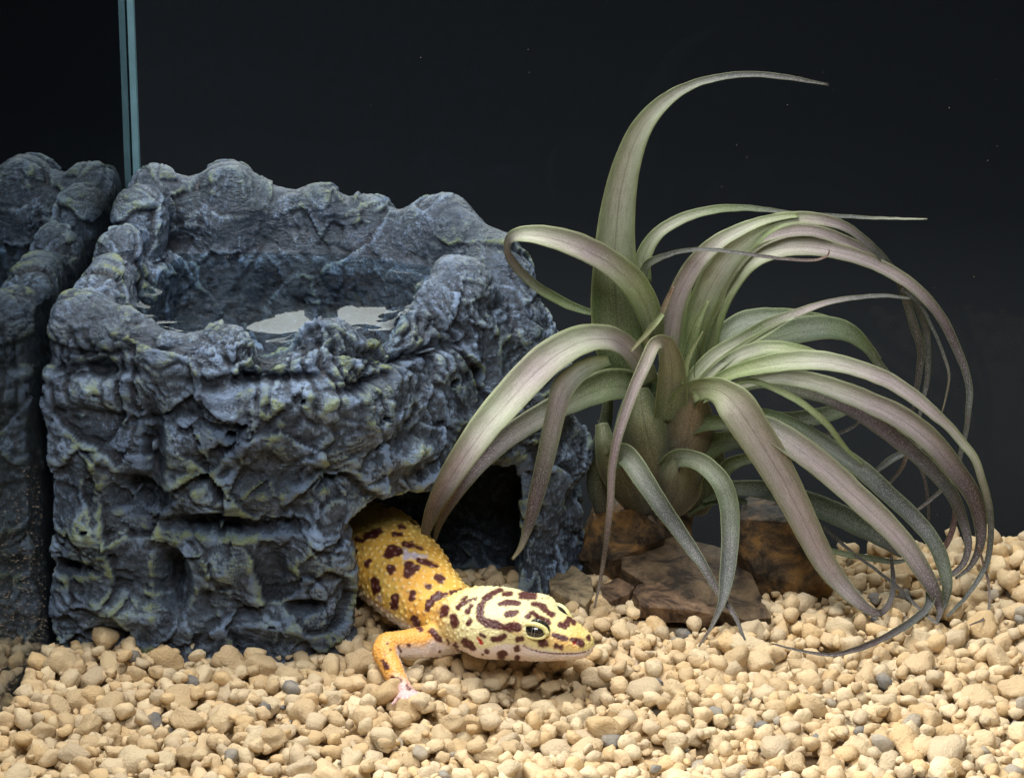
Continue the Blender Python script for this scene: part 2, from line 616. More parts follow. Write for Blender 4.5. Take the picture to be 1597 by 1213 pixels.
def slab(p0, p1, thick_dir, th, z0, z1):
    a = np.array([*p0, 0.]); b = np.array([*p1, 0.]); t = np.array([*thick_dir, 0.]) * th
    V = []
    for z in (z0, z1):
        for q in (a, b, b + t, a + t):
            V.append([q[0], q[1], z])
    F = [[0, 3, 2, 1], [4, 5, 6, 7], [0, 1, 5, 4], [1, 2, 6, 5], [2, 3, 7, 6], [3, 0, 4, 7]]
    me = make_mesh('pane', V, F, False)
    bm = bmesh.new(); bm.from_mesh(me)
    bmesh.ops.recalc_face_normals(bm, faces=bm.faces[:])
    bm.to_mesh(me); bm.free()
    return me


tank = link('glass_tank', None, label='clear glass terrarium side and back panes joined at a bluish corner', category='tank')
tank.location = (TB[0], TB[1], -2)
bpy.context.view_layer.update()
tinv = Matrix.Translation((-TB[0], -TB[1], 2))


def tank_part(name, me, mat, **kw):
    me.transform(tinv)
    return link(name, me, mat, tank, **kw)


M_glass = mat_glass('clear_glass', (0.92, 0.96, 0.97), 2.3, 0.07)
M_back_glass = mat_glass('back_glass', (0.90, 0.95, 0.96), 1.10)
back0 = TB + bd * 0.5
tank_part('glass_pane', slab(TB - sd * 21, TB - sd * 0.02, -bd, 0.10, -2.6, 24), M_glass, label='left side glass pane mirroring the grey rock')
tank_part('glass_pane', slab(TB + bd * 0.02, TB + bd * 34, sd, 0.12, -2.6, 24), M_back_glass, label='back glass pane before the black backdrop')
M_seal = mat_plain('corner_seal', lin(112, 148, 158), 0.3)
M_edge = mat_plain('dark_glass_edge', lin(16, 26, 32), 0.3)
tank_part('corner_seal', slab(TB + bd * 0.03 - sd * 0.02, TB + bd * 0.2 - sd * 0.02, -sd, 0.14, -2, 24), M_seal)
tank_part('glass_edge', slab(TB - bd * 0.16 - sd * 0.03, TB + bd * 0.02 - sd * 0.03, -sd, 0.05, -2, 24), M_edge)

def specks(n, fn, r0, r1, name):
    bm = bmesh.new()
    rr = random.Random(4)
    for _ in range(n):
        p = fn(rr)
        if p is None: continue
        bmesh.ops.create_icosphere(bm, subdivisions=1, radius=rr.uniform(r0, r1), matrix=Matrix.Translation(p))
    me = bpy.data.meshes.new(name); bm.to_mesh(me); bm.free()
    return me


def on_side(rr):
    d = rr.random() ** 2.0
    y = rr.uniform(-2.6, 1.9)
    z = -0.1 + d * 4.5 + rr.uniform(0, .4)
    q = TF + sd * (y - TF[1]) / sd[1] + bd * 0.015
    return (q[0], q[1], z)


def on_back(rr):
    x = rr.uniform(-9, 14)
    q = TB + bd * ((x - TB[0]) / bd[0]) - sd * 0.02
    return (q[0], q[1], rr.uniform(-0.5, 13))


M_dust = mat_plain('dust', lin(178, 160, 142), 0.9)
tank_part('dust_specks', specks(650, on_side, 0.004, 0.013, 'dust_specks'), M_dust, kind='stuff', label='sandy dust sticking to the side glass')
tank_part('dust_specks', specks(60, on_back, 0.005, 0.011, 'dust_specks'), M_dust, kind='stuff')

V = []; F = []
prof = [(-60, -2.2), (20, -2.2), (40, -2.2), (48, -1.5), (52, 1.0), (54, 5.0), (54.5, 9.5)]
for i, (y, z) in enumerate(prof):
    V += [[-70, y, z], [70, y, z]]
    if i: F.append([2 * i - 2, 2 * i - 1, 2 * i + 1, 2 * i])
M_back = mat_plain('black_cloth', np.array([0.0024, 0.0028, 0.0040]), 0.9, Specular_IOR_Level=0.1)
link('backdrop', make_mesh('backdrop', V, F), M_back, kind='structure', label='plain black studio backdrop behind the tank')

# ------------------------------------------------------------------ the rock hide with its bowl
FOOT = [(-11.6, 2.5), (-11.35, 1.45), (-7.6, 0.95), (-4.4, 0.95), (-3.72, 1.35), (-1.9, 3.0), (0.15, 4.55), (1.35, 5.5), (1.95, 7.2), (1.7, 9.2),
        (0.6, 10.4), (-4, 10.9), (-9.5, 11.1), (-10.25, 10.5)]
POOL = [(-8.6, 9.4), (-9.15, 7.5), (-9.1, 5.3), (-8.2, 3.0), (-5.4, 2.35), (-3.2, 3.4), (-2.1, 5.8), (-2.3, 7.8), (-3.6, 9.2), (-6, 9.6)]
CAVE = [(-3.80, -1.5), (2.2, 2.6), (0.12, 4.75), (0.45, 6.0), (0.1, 8.6), (-8.8, 9.0), (-9.2, 3.2), (-4.8, 2.9), (-3.9, 2.2)]
# rim lumps as (u, v, depth, radius): centre lies a radius below the crest seen in the photograph
LUMPS = [(238, 268, 10.5, 0.95), (352, 267, 10.5, 1.1), (300, 292, 10.5, .7), (420, 300, 10.5, .7), (488, 304, 10.4, 1.0), (575, 324, 10.3, .95), (640, 346, 10.0, .7), (688, 311, 9.8, 1.05),
         (718, 340, 9.0, .8), (762, 372, 8.2, .95), (795, 405, 7.8, .65), (712, 417, 5.8, 1.15), (665, 455, 5.2, .8), (622, 494, 4.2, .7), (560, 530, 3.0, .5), (505, 496, 2.6, .95),
         (455, 545, 1.9, .5), (352, 514, 1.9, .9), (300, 538, 1.8, .5), (250, 520, 1.9, .55), (195, 486, 2.4, .75), (128, 466, 3.0, 1.1),
         (150, 432, 4.5, .75), (172, 415, 5.5, .7), (188, 366, 6.9, .85), (212, 300, 9.0, .9),
         (832, 485, 7.4, .7), (790, 470, 6.6, .9), (850, 560, 6.6, .8), (880, 660, 6.6, .8)]


def build_rock():
    h = 0.055
    lo = np.array([-12.2, -0.3, -1.2]); hi = np.array([3.4, 12.4, 10.6])
    n = np.ceil((hi - lo) / h).astype(int) + 1
    xs = lo[0] + h * np.arange(n[0]); ys = lo[1] + h * np.arange(n[1]); zs = lo[2] + h * np.arange(n[2])
    X2, Y2 = np.meshgrid(xs, ys, indexing='ij')
    dF = poly_sdf(X2, Y2, FOOT).astype(np.float32)[:, :, None]
    dP = poly_sdf(X2, Y2, POOL).astype(np.float32)[:, :, None]
    dC = poly_sdf(X2, Y2, CAVE).astype(np.float32)[:, :, None]
    Z = zs.astype(np.float32)[None, None, :]
    Xg = X2.astype(np.float32)[:, :, None]; Yg = Y2.astype(np.float32)[:, :, None]
    # the walls lean in towards the top, more at the right and back
    right = np.clip((Xg + 3.5) / 5.0, 0, 1)
    lean = 0.02 * Z + right * (0.040 * np.clip(Z - 1.5, 0, 10) ** 2 * 0.9)
    top = 7.12 + 0.08 * np.clip(Yg - 3.0, 0, 8) - 0.25 * right
    body = smax(dF + lean + 0.15, Z - top, 0.9)
    body = smax(body, -(Z + 0.9), 0.3)
    for (u, v, Y, r) in LUMPS:
        c = P(u, v, Y); c = c - np.array([0, 0, 1]) * r * 0.97
        R = r + 1.2
        s = [slice(max(int((c[k] - R - lo[k]) / h), 0), min(int((c[k] + R - lo[k]) / h) + 1, n[k])) for k in range(3)]
        gx, gy, gz = np.meshgrid(xs[s[0]], ys[s[1]], zs[s[2]], indexing='ij')
        d = (np.sqrt((gx - c[0]) ** 2 + (gy - c[1]) ** 2 + ((gz - c[2]) * 0.85) ** 2) - r).astype(np.float32)
        sub = body[s[0], s[1], s[2]]
        body[s[0], s[1], s[2]] = smin(sub, d, 0.45)
    pane = (Xg - TF[0]) * sd[1] - (Yg - TF[1]) * sd[0]
    body = smax(body, 0.10 - pane, 0.35)
    bowl = smax(dP - 0.16 * (Z - 7.3), -(Z - 5.7), 0.6)
    body = smax(body, -bowl, 0.35)
    cave = smax(dC, Z - (3.15 + 0.10 * (Yg - 1)), 0.5)
    cave = smax(cave, -(Z + 0.8), 0.2)
    body = smax(body, -cave, 0.3)
    V, Fc = surface_nets(body, lo, h)
    V = laplace(V, Fc, 3)
    N = laplace(vnormals(V, Fc), Fc, 6)
    N /= np.linalg.norm(N, axis=1)[:, None]
    inner = poly_sdf(V[:, 0], V[:, 1], POOL)
    inb = np.clip(1.0 - (inner + 0.3) / 0.6, 0, 1) * (V[:, 2] > 5)
    pdist = (V[:, 0] - TF[0]) * sd[1] - (V[:, 1] - TF[1]) * sd[0]
    left = np.clip((0.45 - pdist) / 0.35, 0, 1)        # the flank pressed to the glass is smooth
    cavew = np.clip((3.6 - V[:, 2]) * 2, 0, 1) * np.clip(-poly_sdf(V[:, 0], V[:, 1], CAVE) + 0.25, 0, 0.5) * 2
    amp = (1 - 0.45 * inb) * (1 - 0.7 * left) * (1 - 0.3 * np.clip((V[:, 0] + 3) / 3, 0, 1)) * (1 - 0.7 * cavew)
    # craggy relief
    W = np.stack([fbm(V * 0.55 + k * 31.7, 3) for k in range(3)], 1)
    q = V * np.array([0.5, 0.5, 0.75]) + W * 0.25
    crack = lambda n, w: np.exp(-np.abs(n / w) ** 1.2)
    f1, e1 = facets(V * np.array([0.62, 0.62, 0.66]) + W * 0.16, 3)
    f2, e2 = facets(V * np.array([1.5, 1.5, 1.6]) + W * 0.25, 33)
    f3, e3 = facets(V * np.array([3.6, 3.6, 4.6]) + W * 0.4, 63)
    mk = lambda f, o, g=3.0: np.clip(gnoise(V * f + o) * g + 0.55, 0, 1)
    b0 = gnoise(q + 5.1)
    c1 = crack(gnoise(q * 0.9 + 15.1), 0.07)
    q2 = V * np.array([1.1, 1.1, 1.6]) + W * 0.6
    b2 = np.abs(gnoise(q2 + 9.9)); c2 = crack(gnoise(q2 + 29.9), 0.08) * mk(0.6, 11)
    q3 = V * np.array([2.6, 2.6, 3.2]) + W * 0.7
    b3 = gnoise(q3 + 2.2); c3 = crack(gnoise(q3 + 42.2), 0.10) * mk(0.8, 21)
    rot = np.array([[1, 0, 0.55], [0, 1, 0.3], [-0.55, -0.3, 1]])
    q4 = (V @ rot) * np.array([2.4, 2.4, 6.0]) + W * 1.5
    c4 = crack(gnoise(q4 + 7.7), 0.14) * mk(0.9, 51, 4)
    q5 = V * 7.5 + W * 2.0
    b5 = gnoise(q5)
    # torn ledges: height steps that drop off sharply below
    led = V[:, 2] * 1.25 + W[:, 0] * 1.5 + 0.5 * gnoise(V * 0.8 + 3)
    saw = led - np.floor(led)
    saw = np.where(saw < 0.16, 1 - saw / 0.16, (saw - 0.16) / 0.84)
    saw = 1 - saw
    led2 = V[:, 2] * 2.6 + V[:, 0] * 1.1 + W[:, 1] * 3.0
    s2 = led2 - np.floor(led2); s2 = np.where(s2 < 0.2, 1 - s2 / 0.2, (s2 - 0.2) / 0.8); s2 = 1 - s2
    m2 = np.clip(gnoise(V * 0.7 + 40) * 3 + 0.5, 0, 1)
    disp = (0.20 * b0 + 0.36 * f1 + 0.19 * f2 * mk(0.5, 5) + 0.05 * f3 * mk(0.7, 6) + 0.05 * (b2 - 0.25) + 0.02 * b3 + 0.01 * b5
            - 0.11 * c1 - 0.08 * c2 - 0.055 * c3 - 0.055 * c4 + 0.05 * (s2 - 0.5) * m2)
    # finger grooves pressed into the outer rim
    gr = V[:, 0] * 2.1 + V[:, 1] * 1.2 + V[:, 2] * 0.55 + W[:, 2] * 1.4
    gr = np.exp(-((gr - np.round(gr)) / 0.16) ** 2)
    disp -= 0.13 * gr * np.clip((V[:, 2] - 5.7) / 0.7, 0, 1) * np.clip((8.0 - V[:, 2]) / 0.5, 0, 1) * mk(0.4, 71, 4) * (1 - inb) * (V[:, 1] < 6)
    disp *= 1 - 0.5 * np.clip((V[:, 2] - 7.1) / 0.8, 0, 1)
    # single hollows and bulges of the front: (u, v, Y, ru, rv, height)
    for (u, v, Y, ru, rv, a) in FEAT:
        c = P(u, v, Y)
        dx = (V[:, 0] - c[0]) * 66 / ru; dz = (V[:, 2] - c[2]) * 64 / rv; dy = (V[:, 1] - Y) / 1.6
        g = np.sqrt(dx * dx + dz * dz + 0.25 * W[:, 2] * 2 * dx)
        g = np.where(np.isnan(g), 9, g)
        disp += 1.25 * a * np.clip(1.25 - g + 0.35 * W[:, 1], 0, 1) ** 1.2 * np.exp(-dy * dy)
    V2 = V + N * (disp * amp)[:, None]
    sm = laplace(V2.copy(), Fc, 14)
    N2 = vnormals(sm, Fc)
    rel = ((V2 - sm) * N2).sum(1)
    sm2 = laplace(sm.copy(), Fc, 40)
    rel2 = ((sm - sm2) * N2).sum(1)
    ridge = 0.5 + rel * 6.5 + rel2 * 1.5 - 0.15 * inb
    return V2, Fc, np.clip(ridge, 0, 1)


FEAT = [(355, 670, 1.2, 95, 75, .55), (470, 620, 1.3, 70, 40, .25), (150, 620, 1.3, 60, 40, .25), (140, 580, 1.4, 90, 14, -.25), (360, 770, 1.2, 120, 30, .3), (210, 775, 1.1, 45, 34, -.7),
        (350, 820, 1.1, 130, 16, -.5), (500, 740, 1.2, 60, 20, -.3), (140, 830, 1.1, 55, 45, .35), (265, 910, 1.0, 30, 65, -.7), (340, 880, 1.0, 40, 55, .3), (430, 900, 1.0, 30, 70, -.3),
        (500, 850, 1.1, 45, 60, .2), (105, 895, 1.1, 40, 14, -.45), (180, 960, 1.0, 90, 35, .3), (420, 975, 1.0, 110, 25, .3), (400, 590, 1.2, 100, 10, -.3), (240, 700, 1.2, 18, 60, -.35),
        (590, 660, 1.6, 50, 50, .35), (640, 720, 2.2, 70, 25, .35), (560, 600, 1.8, 60, 12, -.35), (700, 620, 3.0, 50, 50, .3), (660, 560, 3.0, 60, 14, -.35), (760, 600, 4.0, 16, 60, -.35), (480, 950, 1.0, 40, 12, -.3)]
V, Fc, ridge = build_rock()
me = make_mesh('rock_hide', V, Fc)
set_attr(me, 'ridge', ridge)
me.transform(Matrix.Translation((5, -6, 0)))
rock = link('rock_hide', me, M_rock, label='large dark grey craggy resin rock cave with a water bowl on top', category='rock cave')
rock.location = (-5, 6, 0)

# ------------------------------------------------------------------ water in the bowl
WZ = 7.40
rv = np.empty(len(rock.data.vertices) * 3, np.float32); rock.data.vertices.foreach_get('co', rv)
rv = rv.reshape(-1, 3) + np.array([-5, 6, 0])
selv = np.abs(rv[:, 2] - WZ) < 0.45
kdr = KDTree(int(selv.sum()))
for i, p in enumerate(rv[selv]): kdr.insert(p, i)
kdr.balance()
hw = 0.045
wx, wy = np.meshgrid(np.arange(-10.0, -1.2, hw), np.arange(1.9, 10.6, hw), indexing='ij')
wp_ = poly_sdf(wx, wy, POOL)
wz = np.full(wx.shape, WZ)
for (i, j) in np.argwhere(wp_ < 0.75):
    d = kdr.find((wx[i, j], wy[i, j], WZ))[2]
    wz[i, j] += 0.21 * math.exp(-d / 0.15)
for _ in range(4):
    wz[1:-1, 1:-1] = (wz[1:-1, 1:-1] * 2 + wz[:-2, 1:-1] + wz[2:, 1:-1] + wz[1:-1, :-2] + wz[1:-1, 2:]) / 6
wz += 0.009 * gnoise(np.stack([wx.ravel() * .7, wy.ravel() * .7, wx.ravel() * 0], 1)).reshape(wx.shape)
a_, b_ = wx.shape
idx = np.arange(a_ * b_).reshape(a_, b_)
F = np.stack([idx[:-1, :-1], idx[1:, :-1], idx[1:, 1:], idx[:-1, 1:]], -1)[(wp_ < np.where(wy < 4.5, 0.3, 0.55))[:-1, :-1]]
wme = make_mesh('water', np.stack([wx, wy, wz], -1).reshape(-1, 3), F)
bm = bmesh.new(); bm.from_mesh(wme)
bmesh.ops.delete(bm, geom=[v for v in bm.verts if not v.link_faces], context='VERTS'); bm.to_mesh(wme); bm.free()
link('water', wme, mat_water(), kind='structure', label='still clear water filling the bowl of the rock')

# ------------------------------------------------------------------ gravel
gravel = link('gravel_bed', None, None, kind='structure', label='bed of pale tan porous gravel on the tank floor')
rng = random.Random(11)
nrs = np.random.RandomState(5)


def pebble_mesh(k, sub):
    bm = bmesh.new()
    bmesh.ops.create_icosphere(bm, subdivisions=sub, radius=1.0)
    V = np.array([v.co[:] for v in bm.verts])
    r = np.random.RandomState(100 + k)
    # random planes cut the ball into blunt facets, then it is worn smooth
    for _ in range(r.randint(7, 13)):
        nrm = r.normal(size=3); nrm /= np.linalg.norm(nrm)
        d = r.uniform(0.56, 0.86)
        ex = V @ nrm - d
        V = V - np.where(ex > 0, ex, 0)[:, None] * nrm * 0.85
    o = r.uniform(0, 50, 3)
    rad = 1 + 0.34 * gnoise(V * 0.9 + o) + 0.20 * gnoise(V * 1.9 + o) + 0.06 * gnoise(V * 4.5 + o)
    V = V * rad[:, None]
    V *= np.array([1.0, r.uniform(0.7, 0.95), r.uniform(0.62, 0.85)])
    for v, c in zip(bm.verts, V):
        v.co = c
    me = bpy.data.meshes.new('pebble')
    bm.to_mesh(me); bm.free()
    me.polygons.foreach_set('use_smooth', np.ones(len(me.polygons), bool))
    return me


TANS = [lin(214, 188, 148), lin(220, 196, 156), lin(204, 178, 138), lin(222, 202, 166), lin(214, 184, 138), lin(206, 186, 154)]
GREYS = [lin(124, 124, 122), lin(148, 144, 136), lin(104, 106, 108), lin(168, 158, 142)]
HX0, HY0, HS = -18.0, -13.0, 0.07
HN = (int(40 / HS), int(26 / HS))
gx, gy = np.meshgrid(HX0 + HS * np.arange(HN[0]), HY0 + HS * np.arange(HN[1]), indexing='ij')
BASE = ground(gx, gy)
H = BASE - 0.95
in_foot = poly_sdf(gx, gy, FOOT); in_cave = poly_sdf(gx, gy, CAVE)
side = (gx - TF[0]) * sd[1] - (gy - TF[1]) * sd[0]          # distance right of the side pane
backd = (gx - TB[0]) * sd[0] + (gy - TB[1]) * sd[1]         # positive beyond the back pane
ok = (side > 0.16) & (backd < -0.28) & ~((in_foot < -0.35) & ((in_cave > 0) | (gy > 7)))
STONE_PLANS = [[(972, 858, 6.6), (1010, 842, 7.0), (1052, 836, 7.1), (1120, 852, 6.8), (1156, 862, 6.5), (1178, 908, 4.9), (1203, 962, 3.3), (1164, 968, 3.0), (1110, 946, 3.4), (1050, 925, 4.0), (1000, 905, 4.6), (968, 885, 5.4)], [(853, 886, 5.9), (895, 881, 6.0), (922, 900, 5.2), (926, 926, 4.4), (914, 944, 3.9), (880, 930, 4.3), (858, 918, 4.8)], [(986, 922, 4.1), (1000, 910, 4.5), (1018, 904, 4.7), (1048, 917, 4.3), (1090, 933, 3.8), (1124, 950, 3.3), (1112, 958, 3.0), (1084, 950, 3.1), (1030, 948, 3.2), (1000, 943, 3.3)]]
for sp_ in STONE_PLANS:
    pl = np.array([P(*q)[:2] for q in sp_])
    inside_s = poly_sdf(gx, gy, pl) < 0.02
    ok &= ~inside_s
okl = np.argwhere(ok[4:-4, 4:-4]) + 4
peb = []
target_n = 20000
for k in range(target_n):
    f = k / target_n
    d = min(max(rng.lognormvariate(math.log(0.38), 0.33), 0.17), 0.85)
    if f > 0.9: d *= 0.55
    if rng.random() < 0.12: d *= 0.5
    r = d / 2
    best = None
    for _ in range(7):
        i, j = okl[rng.randrange(len(okl))]
        z = H[i, j] - BASE[i, j]
        if best is None or z < best[0]:
            best = (z, i, j)
    z, i, j = best
    if z > -0.12: continue
    m = max(int(r * 0.85 / HS), 1)
    i0, i1, j0, j1 = max(i - m, 0), i + m + 1, max(j - m, 0), j + m + 1
    w = H[i0:i1, j0:j1]
    dd = ((gx[i0:i1, j0:j1] - gx[i, j]) ** 2 + (gy[i0:i1, j0:j1] - gy[i, j]) ** 2)
    cap = np.sqrt(np.clip(r * r * 0.72 - dd, 0, None))
    msk = cap > 0
    if not msk.any(): msk = dd <= dd.min() + 1e-9; cap = cap + r * .4
    zc = np.percentile((w + cap)[msk], 72) - 0.14 * r
    if zc + r * 0.8 - BASE[i, j] > 0.30: continue
    w[msk] = np.maximum(w[msk], (zc + cap)[msk])
    peb.append((gx[i, j] + rng.uniform(-.03, .03), gy[i, j] + rng.uniform(-.03, .03), zc, r, i, j))
vis = []
for (x, y, z, r, i, j) in peb:
    if z + r * 0.75 > H[i, j] - 0.12:
        vis.append((x, y, z, r))
print('pebbles', len(peb), 'near the top', len(vis))


def view_px(x, y, z):
    d = np.array([x, y, z]) - CAM
    t = d @ FW
    return 798.5 + d[0] / t * FPX, 606.5 - (d @ UPV) / t * FPX, FPX / t


cand = []
for q in vis:
    u, v, s = view_px(*q[:3])
    inside = 10 < u < 1587 and 850 < v < 1203
    hid = 70 < u < 545 and v < 1020 or (545 <= u < 860 and v < 1000)
    cand.append((-(q[3] * s) if inside and not hid else 0, q))
cand.sort(key=lambda c: c[0])
singles = [c[1] for c in cand[:300]]
rest = [c[1] for c in cand[300:]]
NV = 14
var = [pebble_mesh(k, 3) for k in range(NV)]
tinted = {}


def pebble_rot(r):
    e = Matrix.Rotation(r.uniform(0, 6.283), 4, 'Z') @ Matrix.Rotation(r.gauss(0, 0.5), 4, 'X') @ Matrix.Rotation(r.gauss(0, 0.5), 4, 'Y')
    return e


def peb_color(r):
    if r.random() < 0.025:
        return 10 + r.randrange(len(GREYS))
    return r.randrange(len(TANS))


for q in singles:
    k = rng.randrange(NV); c = peb_color(rng)
    if q[3] > 0.33 and c >= 10: c = 0
    key = (k, c)
    if key not in tinted:
        me = var[k].copy()
        col = GREYS[c - 10] if c >= 10 else TANS[c]
        set_attr(me, 'tint', np.tile(col, (len(me.vertices), 1)))
        me.materials.append(M_peb)
        tinted[key] = me
    o = bpy.data.objects.new('grey_pebble' if c >= 10 else 'pebble', tinted[key])
    COL.objects.link(o)
    o.parent = gravel
    s = q[3] * 1.18
    o.matrix_local = Matrix.Translation(q[:3]) @ pebble_rot(rng) @ Matrix.Scale(s, 4)
    if c >= 10: o['label'] = 'grey stone chip among the tan gravel'

lows = [pebble_mesh(k, 2) for k in range(NV)]
lv = []; lf = None
for me in lows:
    a = np.empty(len(me.vertices) * 3, np.float32); me.vertices.foreach_get('co', a); lv.append(a.reshape(-1, 3))
    f = np.empty(len(me.polygons) * 3, np.int32); me.loops.foreach_get('vertex_index', f); lf = f.reshape(-1, 3)
VV = []; FF = []; TT = []
off = 0
for q in rest:
    k = rng.randrange(NV); c = peb_color(rng)
    col = (GREYS[c - 10] if c >= 10 else TANS[c]) * rng.uniform(0.9, 1.08)
    M = np.array(pebble_rot(rng).to_3x3()) * q[3] * 1.18
    v = lv[k] @ M.T + np.array(q[:3])
    VV.append(v); FF.append(lf + off); TT.append(np.tile(col, (len(v), 1))); off += len(v)
# chips and grit between the stones
tiny = pebble_mesh(77, 1)
a = np.empty(len(tiny.vertices) * 3, np.float32); tiny.vertices.foreach_get('co', a); tv = a.reshape(-1, 3)
f = np.empty(len(tiny.polygons) * 3, np.int32); tiny.loops.foreach_get('vertex_index', f); tf = f.reshape(-1, 3)
Hs = (H[:-2, 1:-1] + H[2:, 1:-1] + H[1:-1, :-2] + H[1:-1, 2:]) / 4
for _ in range(6500):
    i, j = okl[rng.randrange(len(okl))]
    lo_ = H[max(i - 4, 0):i + 5, max(j - 4, 0):j + 5]
    if H[i, j] > lo_.mean() - 0.05: continue
    if H[i, j] < BASE[i, j] - 0.75: continue
    r = rng.uniform(0.03, 0.09)
    col = (GREYS[rng.randrange(4)] if rng.random() < 0.12 else TANS[rng.randrange(6)]) * rng.uniform(0.8, 1.0)
    M = np.array(pebble_rot(rng).to_3x3()) * r
    VV.append(tv @ M.T + np.array([gx[i, j], gy[i, j], H[i, j] + r * 0.3])); FF.append(tf + off); TT.append(np.tile(col, (len(tv), 1))); off += len(tv)
me = make_mesh('pebble_mass', np.vstack(VV), np.vstack(FF))
set_attr(me, 'tint', np.vstack(TT))
link('pebble_mass', me, M_peb, gravel, kind='stuff', label='the many smaller tan and grey gravel stones')
# sand and crumbs under the stones
V = np.stack([gx[::4, ::4], gy[::4, ::4], BASE[::4, ::4] - 0.52 + 0.05 * nrs.rand(*gx[::4, ::4].shape)], -1)
a, b = V.shape[:2]
keep = ok[::4, ::4]
idx = np.arange(a * b).reshape(a, b)
F = np.stack([idx[:-1, :-1], idx[1:, :-1], idx[1:, 1:], idx[:-1, 1:]], -1)[((side > 0.05) & (backd < -0.02))[::4, ::4][:-1, :-1]]
me = make_mesh('gravel_fines', V.reshape(-1, 3), F.reshape(-1, 4))
set_attr(me, 'tint', np.tile(lin(150, 124, 90), (len(me.vertices), 1)))
link('gravel_fines', me, M_peb, gravel, kind='stuff')

# ------------------------------------------------------------------ brown stones round the plant
M_br = [mat_brown('amber_stone', lin(52, 42, 30), lin(92, 72, 48), lin(140, 104, 58)),
        mat_brown('brown_slate', lin(66, 54, 42), lin(100, 82, 62), lin(124, 104, 78)),
        mat_brown('tan_slate', lin(112, 100, 78), lin(146, 130, 102), lin(168, 150, 118)),
        mat_brown('red_brown_stone', lin(78, 60, 46), lin(116, 92, 70), lin(140, 114, 88))]


def hull_stone(name, pts, back, mat, label, noise=0.1, seed=0):
    """pts: (u, v, Y) of the outline seen; back: how the rest of the stone lies behind and below"""
    P3 = [P(*p) for p in pts]
    bm = bmesh.new()
    allp = []
    for p in P3:
        allp.append(p)
        for b in back:
            allp.append(p + np.array(b))
    vs = [bm.verts.new(p) for p in allp]
    r = bmesh.ops.convex_hull(bm, input=vs)
    bmesh.ops.delete(bm, geom=[g for g in set(r['geom_interior'] + r['geom_unused']) if isinstance(g, bmesh.types.BMVert)], context='VERTS')
    bmesh.ops.bevel(bm, geom=bm.edges[:] , offset=0.035, segments=2, affect='EDGES', profile=0.6)
    bmesh.ops.triangulate(bm, faces=bm.faces[:])
    for _ in range(3):
        es = [e for e in bm.edges if e.calc_length() > 0.22]
        if not es: break
        bmesh.ops.subdivide_edges(bm, edges=es, cuts=1)
        bmesh.ops.triangulate(bm, faces=bm.faces[:])
    bm.normal_update()
    V = np.array([v.co[:] for v in bm.verts]); N = np.array([v.normal[:] for v in bm.verts])
    W = fbm(V * 0.8 + seed, 3)
    d = noise * 0.6 * (gnoise(V * 1.1 + seed + W[:, None]) - 0.6 * np.exp(-np.abs(gnoise(V * 1.7 + seed) / 0.08)) + 0.4 * gnoise(V * 3.5 + seed) + .2 * gnoise(V * 9))
    V = V + N * d[:, None]
    c = V.mean(0); c[2] = V[:, 2].min()
    for v, q in zip(bm.verts, V): v.co = q - c
    me = bpy.data.meshes.new(name); bm.to_mesh(me); bm.free()
    me.polygons.foreach_set('use_smooth', np.ones(len(me.polygons), bool))
    me.set_sharp_from_angle(angle=math.radians(26))
    o = link(name, me, mat, None, label=label, category='stone')
    o.location = c
    return o


hull_stone('amber_stone', [(903, 872, 6.6), (925, 812, 6.9), (958, 794, 7.0), (985, 792, 6.8), (1012, 822, 6.4), (1036, 838, 6.5), (1000, 856, 6.1), (955, 874, 6.1)], [(0.1, 1.6, 0.1), (0, 0.3, -.9)], M_br[0], 'dark amber stone with a glossy broken face beside the rock cave', 0.10, 3)
hull_stone('amber_stone', [(1010, 790, 7.6), (1034, 769, 7.7), (1072, 772, 7.7), (1080, 806, 7.5), (1078, 838, 7.3), (1030, 838, 7.3)], [(0.1, 1.4, 0), (0, 0.2, -.8)], M_br[0], 'brown stone under the plant base behind the flat slabs', 0.10, 13)
hull_stone('stone_slab', [(972, 858, 6.6), (1010, 842, 7.0), (1052, 836, 7.1), (1120, 852, 6.8), (1156, 862, 6.5), (1178, 908, 4.9), (1203, 962, 3.3), (1164, 968, 3.0), (1110, 946, 3.4), (1050, 925, 4.0), (1000, 905, 4.6), (968, 885, 5.4)], [(0.0, 0.25, -.55)], M_br[1], 'large flat brown slab under the hanging leaves', 0.07, 23)
hull_stone('block_stone', [(1151, 811, 5.9), (1176, 797, 6.5), (1214, 796, 6.5), (1228, 812, 5.5), (1288, 880, 5.3), (1298, 912, 5.1), (1240, 912, 4.9), (1180, 893, 5.2), (1152, 858, 5.6)], [(0.25, 1.5, 0.05), (0, 0.2, -.7)], M_br[0], 'squarish brown block stone behind the broad mauve leaf', 0.10, 33)
hull_stone('flat_stone', [(853, 886, 5.9), (895, 881, 6.0), (922, 900, 5.2), (926, 926, 4.4), (914, 944, 3.9), (880, 930, 4.3), (858, 918, 4.8)], [(0, 0.1, -.4)], M_br[2], 'flat grey tan stone lying between gecko head and rock cave', 0.06, 43)
hull_stone('small_stone', [(936, 912, 4.8), (964, 899, 5.2), (990, 914, 4.6), (982, 926, 4.3), (952, 937, 4.0), (938, 930, 4.3)], [(0, 0.15, -.5)], M_br[3], 'small brown stone beside the flat grey tan stone', 0.06, 53)
hull_stone('thin_stone', [(986, 922, 4.1), (1000, 910, 4.5), (1018, 904, 4.7), (1048, 917, 4.3), (1090, 933, 3.8), (1124, 950, 3.3), (1112, 958, 3.0), (1084, 950, 3.1), (1030, 948, 3.2), (1000, 943, 3.3)], [(0, 0.1, -.4)], M_br[3], 'thin jagged reddish brown stone in front of the large slab', 0.09, 63)
